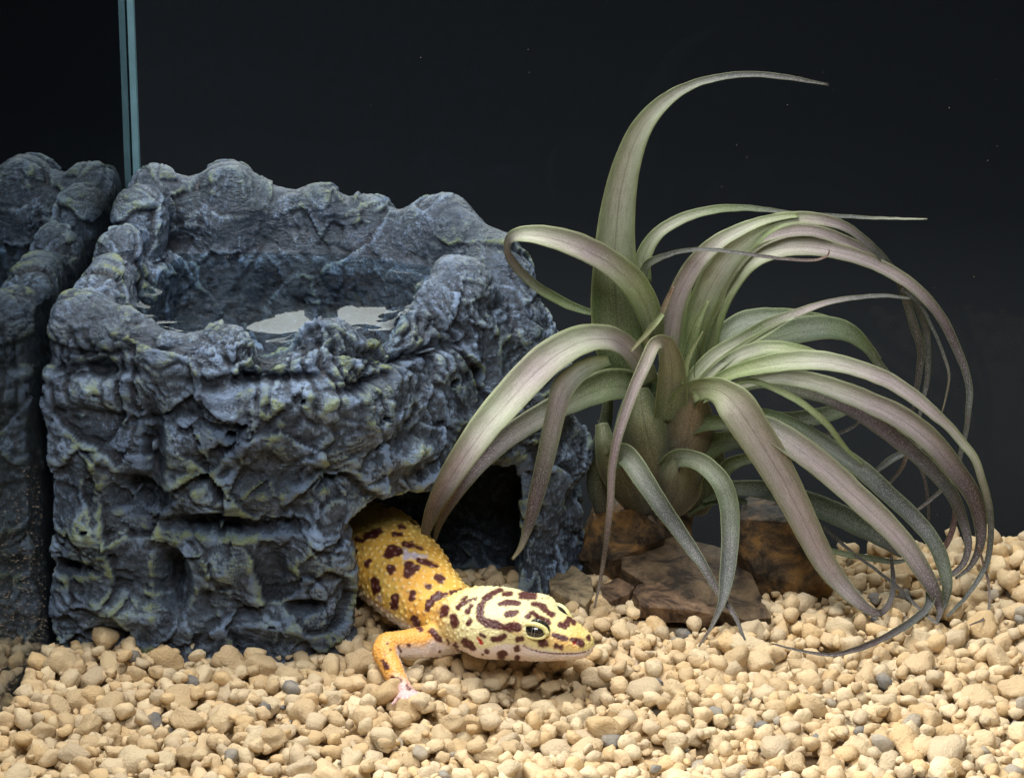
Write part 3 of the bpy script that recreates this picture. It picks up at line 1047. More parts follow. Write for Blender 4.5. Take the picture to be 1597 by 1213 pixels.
hull_stone('pale_stone', [(1158, 800, 7.4), (1170, 784, 7.6), (1196, 786, 7.6), (1204, 797, 7.4), (1190, 806, 7.2)], [(0, 0.5, -.3)], M_br[2], 'small pale stone behind the block stone', 0.04, 73)

# ------------------------------------------------------------------ leopard gecko
gecko = link('gecko', None, label='yellow leopard gecko with dark brown spots crawling out of the rock cave', category='gecko')
TIP = P(915, 1008, -0.75)
HF = np.array([0.90, -0.42, -0.08]); HF /= np.linalg.norm(HF)


def hp(d, dz=0.0, side_=0.0):
    p = TIP - HF * d
    return [p[0], p[1] + side_, p[2] + dz]


# centre x, y, z, half width, height up, height down, squareness
SEC = [hp(0.02, .0) + [.22, .18, .16], hp(0.12, .0) + [.38, .27, .27], hp(0.38, .02) + [.54, .38, .38], hp(0.8, .03) + [.69, .50, .50], hp(1.2, .03) + [.83, .62, .60], hp(1.6, .03) + [.97, .72, .66],
       hp(2.05, .01) + [1.08, .80, .70], hp(2.5, -.02) + [1.06, .79, .72], hp(2.95, -.04) + [.94, .72, .70],
       list(P(716, 968, 1.25)) + [.80, .66, .60], list(P(690, 954, 1.75)) + [.86, .72, .66], list(P(660, 930, 2.5)) + [1.0, .86, .80],
       list(P(628, 896, 3.5)) + [1.16, .98, .92], list(P(600, 868, 4.5)) + [1.22, 1.0, .95], list(P(574, 848, 5.6)) + [1.22, 1.0, .95],
       [-4.6, 6.8, 0.75, 1.05, .85, .85], [-5.9, 7.3, .6, .75, .65, .6], [-7.2, 7.0, .5, .55, .5, .5], [-8.3, 6.0, .4, .3, .3, .3]]
SP = catmull(SEC, 110)


def sweep_sdf(G, org, h, SPn, dims):
    lo = np.array(org)
    xs = [lo[k] + h * np.arange(dims[k]) for k in range(3)]
    T = np.gradient(SPn[:, :3], axis=0); T /= np.linalg.norm(T, axis=1)[:, None]
    for i in range(len(SPn) - 1):
        a, b = SPn[i], SPn[i + 1]
        R = max(a[3], a[4], a[5], b[3]) + 0.45
        s = [slice(max(int((min(a[k], b[k]) - R - lo[k]) / h), 0), max(min(int((max(a[k], b[k]) + R - lo[k]) / h) + 2, dims[k]), 0)) for k in range(3)]
        gx_, gy_, gz_ = np.meshgrid(xs[0][s[0]], xs[1][s[1]], xs[2][s[2]], indexing='ij')
        if gx_.size == 0: continue
        t = T[i]
        L = np.array([t[1], -t[0], 0]); L /= np.linalg.norm(L)
        U = np.cross(L, t)
        ab = b[:3] - a[:3]
        w = np.stack([gx_ - a[0], gy_ - a[1], gz_ - a[2]], -1)
        f = np.clip(w @ ab / (ab @ ab), 0, 1)
        q = w - f[..., None] * ab
        x = q @ L; y = q @ U; z = q @ t
        wa = a[3] + f * (b[3] - a[3]); wu = a[4] + f * (b[4] - a[4]); wd = a[5] + f * (b[5] - a[5])
        wy = np.where(y > 0, wu, wd)
        r = ((np.abs(x) / wa) ** 2.25 + (np.abs(y) / wy) ** 2.25 + (np.abs(z) / np.minimum(wa, wy)) ** 2.25) ** (1 / 2.25)
        d = (r - 1) * np.minimum(wa, wy)
        sub = G[s[0], s[1], s[2]]
        np.minimum(sub, d, out=sub)


def cone_sdf(G, org, h, pts, dims, k):
    lo = np.array(org)
    xs = [lo[j] + h * np.arange(dims[j]) for j in range(3)]
    pts = np.array(pts, float)
    R = pts[:, 3].max() + 0.7
    s = [slice(max(int((pts[:, j].min() - R - lo[j]) / h), 0), min(int((pts[:, j].max() + R - lo[j]) / h) + 2, dims[j])) for j in range(3)]
    gx_, gy_, gz_ = np.meshgrid(xs[0][s[0]], xs[1][s[1]], xs[2][s[2]], indexing='ij')
    D = np.full(gx_.shape, 9.0)
    for a, b in zip(pts[:-1], pts[1:]):
        ab = b[:3] - a[:3]
        w = np.stack([gx_ - a[0], gy_ - a[1], gz_ - a[2]], -1)
        f = np.clip(w @ ab / (ab @ ab), 0, 1)
        d = np.linalg.norm(w - f[..., None] * ab, axis=-1) - (a[3] + f * (b[3] - a[3]))
        D = np.minimum(D, d) if (b[3] < 0.1 or a[3] < .1) else smin(D, d, 0.06)
    G[s[0], s[1], s[2]] = smin(G[s[0], s[1], s[2]], D, k)


EYE_U, EYE_V = 833, 984
LAT = np.array([-HF[1], HF[0], 0]); LAT /= np.linalg.norm(LAT)     # towards the far side of the head
UPH = np.cross(LAT, HF) * -1
if UPH[2] < 0: UPH = -UPH


def lims():
    # near fore limb: shoulder, elbow, wrist, then toes
    near = [list(P(700, 996, 0.75)) + [.42], list(P(655, 1002, 0.05)) + [.37], list(P(604, 1006, -0.35)) + [.30], list(P(600, 1018, -0.55)) + [.29], list(P(614, 1048, -1.05)) + [.25], list(P(630, 1074, -1.5)) + [.19], list(P(638, 1086, -1.7)) + [.20]]
    return near


def build_gecko():
    h = 0.055
    lo = np.array([-9.2, -3.1, -0.9]); hi = np.array([2.4, 9.2, 3.0])
    dims = np.ceil((hi - lo) / h).astype(int) + 1
    G = np.full(tuple(dims), 2.0)
    sweep_sdf(G, lo, h, SP, dims)
    near = lims()
    cone_sdf(G, lo, h, near, dims, 0.22)
    # toes of the near hand
    hd = np.array(near[-1][:3])
    for k, a in enumerate([-150, -115, -80, -45, -5]):
        a = math.radians(a)
        L = [0.42, 0.54, 0.62, 0.54, 0.40][k]
        m = hd + np.array([math.cos(a), math.sin(a), 0]) * L * .55 + np.array([0, 0, .04])
        e = hd + np.array([math.cos(a), math.sin(a), 0]) * L * 1.05 + np.array([0, 0, -.10])
        cone_sdf(G, lo, h, [list(hd) + [.12], list(m + np.array([0, 0, .05])) + [.075], list(e) + [.07]], dims, 0.05)
    # far fore limb, mostly hidden behind the neck
    sh = np.array(P(716, 968, 1.25))
    far = [list(sh + [0.2, .5, -.1]) + [.4], list(sh + [.2, 1.5, -.05]) + [.3], list(sh + [.75, 1.9, -.35]) + [.2], list(sh + [1.0, 1.9, -.45]) + [.18]]
    cone_sdf(G, lo, h, far, dims, 0.25)
    # brow bulges over both eyes, cheek and jaw
    xs = [lo[j] + h * np.arange(dims[j]) for j in range(3)]

    def blob(c, r, k, sub=False, sc=(1, 1, 1)):
        R = r * 1.6 + 0.5
        s = [slice(max(int((c[j] - R - lo[j]) / h), 0), min(int((c[j] + R - lo[j]) / h) + 2, dims[j])) for j in range(3)]
        gx_, gy_, gz_ = np.meshgrid(xs[0][s[0]], xs[1][s[1]], xs[2][s[2]], indexing='ij')
        w = np.stack([gx_ - c[0], gy_ - c[1], gz_ - c[2]], -1)
        d = np.sqrt((w @ HF / sc[0]) ** 2 + (w @ LAT / sc[1]) ** 2 + (w @ UPH / sc[2]) ** 2) - r
        if sub: G[s[0], s[1], s[2]] = smax(G[s[0], s[1], s[2]], -d, k)
        else: G[s[0], s[1], s[2]] = smin(G[s[0], s[1], s[2]], d, k)
    for sg in (-1, 1):
        e = np.array(hp(1.42, .34)) + LAT * sg * 0.55
        blob(e, 0.40, 0.22)
        blob(np.array(hp(2.35, -0.02)) + LAT * sg * 0.66, 0.50, 0.3)
    V, Fc = surface_nets(G, lo, h)
    V = laplace(V, Fc, 4)
    V, Fc = subdivide_quads(V, Fc)
    V = laplace(V, Fc, 4)
    return V, Fc


def densify(st, step=2.0):
    out = []
    for (a, b) in zip(st[:-1], st[1:]):
        n = max(int(math.hypot(b[0] - a[0], b[1] - a[1]) / step), 1)
        for k in range(n):
            f = k / n
            out.append([a[j] + (b[j] - a[j]) * f for j in range(3)])
    out.append(list(st[-1]))
    return out


H5 = lambda st: [(720 + x / 6.654, 890 + y / 6.654, r / 6.654) for x, y, r in st]
B6 = lambda st: [(520 + x / 6.654, 790 + y / 6.654, r / 6.654) for x, y, r in st]
A4 = lambda st: [(520 + x / 3.37, 760 + y / 3.37, r / 3.37) for x, y, r in st]
DARK = [H5(s_) for s_ in [
    [(440, 235, 24), (505, 232, 24)], [(625, 255, 42), (690, 248, 48), (750, 255, 40)], [(400, 350, 22), (470, 330, 36), (580, 335, 30)], [(480, 450, 34), (520, 445, 42), (575, 420, 24)],
    [(745, 340, 26), (830, 365, 36), (890, 430, 30), (945, 450, 26)], [(690, 470, 26), (730, 430, 26), (800, 490, 32), (900, 538, 28)],
    [(410, 200, 22), (320, 230, 30), (240, 300, 34), (195, 380, 34), (185, 480, 40), (250, 530, 48), (340, 560, 48), (430, 580, 40), (500, 585, 46), (570, 585, 50)],
    [(985, 290, 18), (1030, 305, 36), (1070, 350, 32), (1090, 410, 30)], [(840, 283, 9), (900, 284, 8)], [(1030, 560, 34), (1080, 560, 40), (1120, 500, 34), (1160, 540, 30)],
    [(950, 665, 26), (1010, 685, 28), (1085, 705, 22)], [(1150, 715, 28), (1235, 745, 42)], [(835, 750, 44), (860, 750, 36)], [(975, 775, 24), (1030, 790, 26)],
    [(330, 712, 34), (380, 705, 34), (435, 685, 34)], [(585, 705, 36), (620, 700, 30)], [(30, 725, 34), (70, 760, 40), (120, 800, 26)], [(410, 872, 46), (440, 865, 34)], [(575, 805, 34)], [(572, 902, 30)],
    [(70, 545, 26), (88, 505, 22)], [(55, 425, 24), (95, 365, 22)], [(25, 345, 18), (90, 305, 20), (150, 280, 14)], [(0, 305, 18), (50, 280, 20)], [(262, 835, 22)], [(22, 850, 20)], [(205, 665, 20), (240, 690, 14)], [(1310, 690, 24), (1320, 720, 16)], [(215, 870, 14)], [(650, 775, 16)]]]
DARK += [B6(s_) for s_ in [
    [(340, 310, 40), (410, 285, 48), (480, 255, 36)], [(635, 285, 30), (700, 290, 24)], [(560, 500, 40), (610, 455, 64), (680, 470, 44)], [(740, 395, 32), (800, 395, 30), (920, 440, 14)],
    [(790, 610, 58), (780, 690, 52), (860, 630, 34)], [(880, 555, 26), (960, 575, 36), (1080, 622, 20)], [(595, 650, 46)], [(375, 570, 26), (345, 610, 24)], [(230, 640, 26), (240, 670, 18)],
    [(430, 770, 44), (445, 850, 46), (430, 890, 24)], [(640, 940, 44), (640, 1020, 46)], [(820, 900, 36), (820, 940, 40)], [(1080, 730, 40), (1120, 750, 42)], [(985, 830, 34)],
    [(980, 1060, 32), (1000, 990, 46), (1080, 920, 38), (1170, 910, 26)], [(1230, 895, 30), (1330, 865, 24)], [(1140, 1110, 46), (1160, 1060, 42)], [(1300, 1045, 26), (1360, 970, 24)], [(1385, 1000, 14), (1450, 950, 12)], [(1400, 1090, 26), (1430, 1030, 20)],
    [(840, 1160, 36), (870, 1200, 36)], [(1250, 1150, 42), (1260, 1200, 40)], [(700, 205, 30), (740, 225, 16)], [(225, 460, 24)], [(250, 340, 26), (300, 350, 22)]]]
DARK += [A4(s_) for s_ in [
    [(425, 690, 16), (440, 720, 18), (460, 750, 12)], [(515, 755, 16), (545, 785, 18), (565, 800, 12)], [(600, 800, 8), (605, 820, 6)], [(640, 825, 10), (655, 845, 8)], [(715, 705, 14)], [(635, 700, 20), (640, 725, 16)], [(745, 590, 10)],
    [(282, 820, 6)], [(340, 835, 7), (352, 855, 7)], [(300, 850, 7)], [(395, 825, 12)], [(262, 910, 12), (280, 945, 12)], [(310, 1000, 12), (350, 1015, 12)], [(385, 1040, 8), (400, 1060, 6)], [(270, 880, 7)], [(690, 870, 8)], [(560, 860, 6)]]]
LILAC = [B6(s_) for s_ in [[(740, 450, 26), (760, 520, 40), (840, 510, 36), (970, 520, 14)], [(470, 930, 20), (490, 970, 10)]]]
ORANGE = [B6(s_) for s_ in [[(770, 800, 50), (760, 880, 60), (800, 1000, 50)], [(600, 730, 40), (680, 700, 40)], [(860, 1100, 80)], [(1060, 1080, 60), (1060, 1180, 60)]]] + [A4(s_) for s_ in [[(210, 840, 60), (300, 830, 55), (400, 830, 45)], [(250, 900, 60), (290, 960, 46), (330, 1030, 36)], [(1130, 790, 30), (1260, 830, 30), (1280, 760, 24)], [(960, 690, 16), (970, 760, 14)]]]
GREENISH = [H5(s_) for s_ in [[(760, 420, 40), (860, 330, 60), (980, 380, 50), (1010, 440, 40)], [(660, 340, 60)]]]
RED = [H5(s_) for s_ in [[(1168, 750, 20)], [(165, 695, 14), (200, 745, 24)]]]
MOUTH = H5([(640, 785, 5), (720, 818, 7), (820, 843, 8), (960, 862, 8), (1100, 862, 8), (1200, 858, 8), (1290, 842, 8), (1318, 825, 7)])

V, Fc = build_gecko()
N = vnormals(V, Fc)
bvh = BVHTree.FromPolygons([tuple(v) for v in V], [tuple(int(i) for i in f) for f in Fc])


def cast(u, v):
    d = ray(u, v); d /= np.linalg.norm(d)
    hit = bvh.ray_cast(Vector(CAM), Vector(d))
    return None if hit[0] is None or hit[0][1] > 8 else np.array(hit[0])


kd = KDTree(len(V))
for i, v in enumerate(V):
    kd.insert(v, i)
kd.balance()
wob = 0.035 * gnoise(V * 6.0) + 0.02 * gnoise(V * 14.0)


vd = V - CAM
PX = np.stack([798.5 + vd[:, 0] / (vd @ FW) * FPX, 606.5 - (vd @ UPV) / (vd @ FW) * FPX], 1)
FACE = (N * vd).sum(1) < 0.0
kd2 = KDTree(len(V))
for i in range(len(V)):
    kd2.insert((PX[i, 0], PX[i, 1], 0), i)
kd2.balance()


def paint(strokes, soft=0.018, grow=1.0, wobble=1.0):
    """marks seen in the photograph, found on the skin and fixed there"""
    m = np.zeros(len(V))
    for st in strokes:
        for (u, v, r) in densify(st, 2.5):
            c = cast(u, v)
            if c is None: continue
            rr = r * grow
            for (co, i, dd) in kd2.find_range((u, v, 0), rr + 6):
                if not FACE[i]: continue
                e = V[i] - c
                if e @ e > 0.5 + (rr / 30) ** 2: continue
                val = min(max((rr - dd) / 66.0 / soft + wob[i] * wobble / soft + 0.5, 0), 1)
                if val > m[i]: m[i] = val
    return m


# how far up each point sits on its section
Tn = np.gradient(SP[:, :3], axis=0); Tn /= np.linalg.norm(Tn, axis=1)[:, None]
kds = KDTree(len(SP))
for i, p in enumerate(SP): kds.insert(p[:3], i)
kds.balance()
near_i = np.array([kds.find(v)[1] for v in V])
rel = V - SP[near_i, :3]
upn = rel[:, 2] / np.where(rel[:, 2] > 0, SP[near_i, 4], SP[near_i, 5])
spd = np.r_[0, np.cumsum(np.linalg.norm(np.diff(SP[:, :3], axis=0), axis=1))]
along = spd[near_i]
head = np.clip((3.3 - along) / 0.5, 0, 1)
yel = lin(244, 203, 104); yel2 = lin(238, 178, 74); pale = lin(240, 230, 176); white = lin(240, 226, 224); pink = lin(228, 186, 186)
n1 = gnoise(V * 1.3)
ybody = yel + (yel2 - yel) * np.clip(0.5 + n1, 0, 1)[:, None]
col = ybody * (1 - head)[:, None] + pale * head[:, None]
ms = sorted((spd[kds.find(h_)[1]], (h_[2] - SP[kds.find(h_)[1], 2]) / (SP[kds.find(h_)[1], 4] if h_[2] > SP[kds.find(h_)[1], 2] else SP[kds.find(h_)[1], 5])) for h_ in [cast(q[0], q[1]) for q in densify(MOUTH, 6)] if h_ is not None)
print('mouth', ms[::6])
jaw = np.interp(along, [q[0] for q in ms] + [2.9, 3.4, 4.0], [q[1] + 0.20 for q in ms] + [-0.34, -0.22, -0.10])
belly = np.clip((jaw - upn + 0.08 * gnoise(V * 3)) / np.where(along < 3, 0.16, 0.38), 0, 1)
snout = np.clip((1.3 - along) / 0.9, 0, 1) * np.clip((upn + 0.1) * 2, 0, 1)
col = col * (1 - 0.6 * snout)[:, None] + lin(240, 212, 118) * (0.6 * snout)[:, None]
orange = np.clip(paint(ORANGE, 0.30, 1.0, 3), 0, 1) * 0.75
col = col * (1 - orange)[:, None] + lin(236, 176, 92) * orange[:, None]
green = paint(GREENISH, 0.3, 0.9, 2) * 0.45
col = col * (1 - green)[:, None] + lin(206, 226, 176) * green[:, None]
col = col * (1 - belly)[:, None] + white * belly[:, None]
# limb colouring: white below, pink towards the fingers
near = np.array(lims())
dl = np.min([np.linalg.norm(V - (near[k, :3] * (1 - f) + near[k + 1, :3] * f), axis=1) for k in range(1, len(near) - 1) for f in (0, .33, .66)], axis=0)
onlimb = np.clip((0.55 - dl) / 0.15, 0, 1) * (V[:, 1] < 0.5)
und = np.clip((-N[:, 2] + 0.25) * 1.8 + (N[:, 0] - 0.1) * 1.3, 0, 1)
limb_c = lin(240, 174, 84) * (1 - und)[:, None] + white * und[:, None]
limb_c = limb_c + (pink - limb_c) * np.clip((-1.25 - V[:, 1]) / 0.4, 0, 1)[:, None]
col = col * (1 - onlimb)[:, None] + limb_c * onlimb[:, None]
lil = paint(LILAC, 0.08)
col = col * (1 - lil)[:, None] + lin(214, 200, 214) * lil[:, None]
dk = paint(DARK, 0.04, 1.05)
# spots on the far side that the camera cannot see
rsp = np.random.RandomState(3)
far_m = np.zeros(len(V))
for _ in range(130):
    i = rsp.randint(len(V))
    if rel[i] @ LAT < 0.25 or upn[i] < -0.2: continue
    if N[i] @ (CAM - V[i]) > 0 and V[i, 1] < 4: continue
    rr = rsp.uniform(0.08, 0.2)
    for (co, j, dd) in kd.find_range(Vector(V[i]), rr + 0.08):
        far_m[j] = max(far_m[j], min(max((rr + wob[j] - dd) / 0.03 + 0.5, 0), 1))
dk = np.maximum(dk, far_m * 0.98)
halo = paint(DARK, 0.09, 1.12)
col = col * (1 - 0.25 * halo[:, None]) + lin(226, 150, 70) * (0.25 * halo)[:, None]
brown = lin(84, 42, 36) * (1 + 0.25 * gnoise(V * 9))[:, None]
col = col * (1 - dk)[:, None] + brown * dk[:, None]
mo = paint([MOUTH], 0.018, 1.0, 0.0)
moc = np.clip(mo * 1.3, 0, 1)
col = col * (1 - moc)[:, None] + lin(120, 76, 84) * moc[:, None]
red = paint(RED, 0.02, 1.0, 0.3)
col = col * (1 - red)[:, None] + lin(190, 40, 44) * red[:, None]

# tubercles
order = rsp.permutation(len(V))
cellsz = 0.15
taken = {}
tubs = []
for i in order:
    p = V[i]
    if (belly[i] > 0.97 and rsp.rand() < 0.5) or V[i, 1] > 8: continue
    isl = onlimb[i] > 0.3
    sp = 0.18 if along[i] > 3.0 and not isl else (0.125 if along[i] > 2.4 and not isl else 0.078)
    if along[i] < 0.3: sp = 0.08
    key = (int(math.floor(p[0] / cellsz)), int(math.floor(p[1] / cellsz)), int(math.floor(p[2] / cellsz)))
    okp = True
    for a in (-1, 0, 1):
        for b in (-1, 0, 1):
            for c in (-1, 0, 1):
                for q in taken.get((key[0] + a, key[1] + b, key[2] + c), ()):
                    if (q[0] - p[0]) ** 2 + (q[1] - p[1]) ** 2 + (q[2] - p[2]) ** 2 < sp * sp:
                        okp = False; break
                if not okp: break
            if not okp: break
        if not okp: break
    if okp:
        taken.setdefault(key, []).append(p)
        tubs.append((i, sp))
dispv = np.zeros(len(V)); tubm = np.zeros(len(V))
for (i, sp) in tubs:
    big = sp > 0.15
    r = 0.066 if big else sp * 0.46
    hgt = (0.036 if big else (0.024 if sp > 0.1 else 0.015))
    for (co, j, dd) in kd.find_range(Vector(V[i]), r):
        f = 1 - (dd / r) ** 2
        if f * hgt > dispv[j]:
            dispv[j] = f * hgt; tubm[j] = f * (1.0 if big else 0.5)
eyec = []
dispv -= mo * 0.03
dispv -= red * 0.03
dispv += 0.012 * gnoise(V * 5)
V2 = V + N * dispv[:, None]
tc = (pale * 0.65 + col * 0.35)
tw = tubm * 0.68 * (1 - dk)
col = col * (1 - tw)[:, None] + tc * tw[:, None]
col = col + (lin(160, 120, 114) - col) * (tubm * 0.45 * dk)[:, None]
gorig = np.array([-3.5, 3.0, 0.0])
gecko.location = gorig
me = make_mesh('gecko_body', V2 - gorig, Fc)
set_attr(me, 'skin', np.clip(col, 0, 1))
link('body', me, M_skin, gecko)


def mat_eye():
    t = NT('gecko_iris')
    co = t.coord()
    v = t.noise(co, 9.0, 6, 0.75, 1.5)
    c = t.ramp(v, [(0.45, lin(20, 18, 16)), (0.60, lin(56, 50, 44)), (0.72, lin(120, 112, 100))])
    sx = t.n('ShaderNodeSeparateXYZ'); t.l(co, sx.inputs[0])
    ax = t.math('ABSOLUTE', sx.outputs[0])
    c = t.mix(t.ramp(ax, [(0.012, (1,) * 3), (0.03, (0,) * 3)]), c, lin(8, 7, 7))
    c = t.mix(t.ramp(t.math('ABSOLUTE', t.math('SUBTRACT', ax, 0.035)), [(0.0, (0.5,) * 3), (0.012, (0,) * 3)]), c, lin(170, 165, 155))
    return t.done(c, 0.06, None, Coat_Weight=1.0, Coat_Roughness=0.02, Specular_IOR_Level=0.5)


M_eye = mat_eye()
M_lid = mat_plain('pale_eyelid', lin(240, 232, 160), 0.4)


def add_eye(sg, centre_hit):
    """eyeball and its pale lid rim, centred on the head's flank"""
    out = LAT * sg
    out = out * 0.93 + UPH * 0.26 + HF * 0.22; out /= np.linalg.norm(out)
    c = centre_hit - out * 0.22
    zx = HF - out * (HF @ out); zx /= np.linalg.norm(zx)
    zy = np.cross(out, zx)
    if zy[2] < 0: zy = -zy; 
    Mx = Matrix(((zx[0], zy[0], out[0], 0), (zx[1], zy[1], out[1], 0), (zx[2], zy[2], out[2], 0), (0, 0, 0, 1)))
    if Mx.to_3x3().determinant() < 0:
        zx = -zx
        Mx = Matrix(((zx[0], zy[0], out[0], 0), (zx[1], zy[1], out[1], 0), (zx[2], zy[2], out[2], 0), (0, 0, 0, 1)))
    bm = bmesh.new(); bmesh.ops.create_uvsphere(bm, u_segments=40, v_segments=24, radius=0.36)
    bmesh.ops.scale(bm, vec=(1.06, 0.80, 1.0), verts=bm.verts)
    for f in bm.faces: f.smooth = True
    me = bpy.data.meshes.new('eye'); bm.to_mesh(me); bm.free()
    e = link('eye', me, M_eye, gecko)
    e.matrix_local = Matrix.Translation(c - gorig) @ Mx @ Matrix.Scale(0.98, 4)
    # lid: an almond ring that lies on the eyeball and flares to the skin
    Vl = []; Fl = []
    nA, nB = 48, 9
    for i in range(nA):
        a = 2 * math.pi * i / nA
        ex = 0.315 * math.cos(a); ey = (0.172 if math.sin(a) > 0 else 0.155) * math.sin(a) * (1 - 0.10 * math.cos(a) ** 2)
        if math.cos(a) * (1 if zx @ HF > 0 else -1) > 0.8: ey *= 0.8
        ang = math.hypot(ex, ey)
        for j in range(nB):
            b = -0.9 + 4.0 * j / (nB - 1)
            rr = 0.056 * (1.3 if math.sin(a) > 0 else 0.9)
            k = 1 + (math.cos(b) * rr) / max(ang, .1)
            x = ex * (1 + math.cos(b) * rr / 0.30); y = ey * (1 + math.cos(b) * rr / 0.19)
            zb = max(0.36 * math.sqrt(max(1 - (ex / .375) ** 2 - (ey / .281) ** 2, 0.01)), 0.245)
            Vl.append([x, y, zb + math.sin(b) * rr * 0.9 - 0.01])
    for i in range(nA):
        for j in range(nB - 1):
            Fl.append([i * nB + j, ((i + 1) % nA) * nB + j, ((i + 1) % nA) * nB + j + 1, i * nB + j + 1])
    me = make_mesh('eyelid', Vl, Fl)
    l = link('eyelid', me, M_lid, gecko)
    l.matrix_local = Matrix.Translation(c - gorig) @ Mx @ Matrix.Scale(0.98, 4)


ce = cast(EYE_U, EYE_V)
# the socket is hollow: bring the hit out to the level of the skin around it
ring = [cast(EYE_U + 30 * math.cos(a), EYE_V + 22 * math.sin(a)) for a in np.linspace(0, 6.28, 9)[:-1]]
ring = np.mean([r_ for r_ in ring if r_ is not None], axis=0)
near_eye = ce
add_eye(-1, near_eye)
mid = np.array(hp(1.42, .3))
far_eye = near_eye + LAT * 2 * abs((near_eye - mid) @ LAT)
add_eye(1, far_eye - LAT * 0.09 - UPH * 0.06)

# ------------------------------------------------------------------ the air plant
plant = link('air_plant', None, label='grey green air plant with long curling leaves standing on brown stones', category='air plant')
porig = P(1025, 800, 6.6)
plant.location = porig
G1, G2, G3 = lin(112, 130, 74), lin(162, 176, 118), lin(80, 104, 48)          # greens of the base
S1, S2 = lin(184, 166, 172), lin(202, 202, 186)                                # silvery mauve middle
T1, T2, T3 = lin(84, 62, 72), lin(78, 82, 86), lin(52, 44, 48)               # dark ends


def leaf(pts, cols=(G1, S1, T1), roll=28, cup=0.22, lift=0.1, n=None, gr=False, twist=0.0, th=0.035):
    """pts: (u, v, width px, Y) down the leaf; the blade is a shallow channel with real thickness"""
    rows = []
    for (u, v, w, Y) in pts:
        p = PG(u, v, Y, lift)
        s = FPX / ((p - CAM) @ FW)
        rows.append([*p, w / s])
    n = n or int(10 + len(pts) * 7)
    c = catmull(rows, n)
    c[:, 3] = np.clip(c[:, 3], 0.022, None)
    T = np.gradient(c[:, :3], axis=0); T /= np.linalg.norm(T, axis=1)[:, None] + 1e-9
    view = c[:, :3] - CAM; view /= np.linalg.norm(view, axis=1)[:, None]
    Wd = np.cross(T, view)
    ln = np.linalg.norm(Wd, axis=1)[:, None]
    Wd = Wd / (ln + 1e-9)
    for i in range(1, n):
        if Wd[i] @ Wd[i - 1] < 0: Wd[i] = -Wd[i]
    Wd = laplace_line(Wd, 6)
    Wd /= np.linalg.norm(Wd, axis=1)[:, None]
    M = 11
    V = []; UV = []
    L = np.r_[0, np.cumsum(np.linalg.norm(np.diff(c[:, :3], axis=0), axis=1))]
    ro = math.radians(roll)
    for side_s in (0, 1):
        for i in range(n):
            away = np.cross(Wd[i], T[i]); away /= np.linalg.norm(away)
            if away @ view[i] < 0: away = -away
            wv = Wd[i] + away * math.tan(ro) * Wd[i][2] + away * math.tan(twist * (i / n - 0.3))
            nr = np.cross(T[i], wv); nr /= np.linalg.norm(nr)
            if nr @ view[i] > 0: nr = -nr
            hw = c[i, 3] / 2
            for j in range(M):
                x = j / (M - 1) * 2 - 1
                cp = (x * x - 0.35) * cup * c[i, 3]
                t = th * (1 - 0.75 * x * x) * min(1, c[i, 3] / 0.25 + 0.3)
                q = c[i, :3] + wv * hw * x + nr * (cp + (t / 2 if side_s == 0 else -t / 2))
                V.append(q); UV.append((L[i], j / (M - 1)))
    F = []
    K = n * M
    for i in range(n - 1):
        for j in range(M - 1):
            a = i * M + j
            F.append([a, a + 1, a + M + 1, a + M])
            F.append([K + a, K + a + M, K + a + M + 1, K + a + 1])
        F.append([i * M, (i + 1) * M, K + (i + 1) * M, K + i * M])
        F.append([i * M + M - 1, K + i * M + M - 1, K + (i + 1) * M + M - 1, (i + 1) * M + M - 1])
    for e in (0, (n - 1) * M):
        for j in range(M - 1):
            q = [e + j, K + e + j, K + e + j + 1, e + j + 1]
            F.append(q if e == 0 else q[::-1])
    V = np.array(V)
    V += (0.012 * fbm(V * 2.5, 2))[:, None] * np.array([0.3, 1, 1])
    me = make_mesh('leaf', V - porig, F)
    uvl = me.uv_layers.new(name='UVMap')
    li = np.empty(len(me.loops), np.int32); me.loops.foreach_get('vertex_index', li)
    uvl.data.foreach_set('uv', np.array(UV, np.float32)[li].ravel())
    t = np.tile(np.repeat(np.linspace(0, 1, n), M), 2)
    k = len(cols) - 1
    cc = np.array(cols)
    x = np.clip(t * k, 0, k - 1e-6); i0 = x.astype(int); f = (x - i0)[:, None]
    tc_ = cc[i0] * (1 - f) + cc[i0 + 1] * f
    set_attr(me, 'tint', tc_)
    return link('leaf', me, M_leaf, plant)


def laplace_line(A, it):
    A = A.copy()
    for _ in range(it):
        A[1:-1] = 0.5 * A[1:-1] + 0.25 * (A[:-2] + A[2:])
    return A


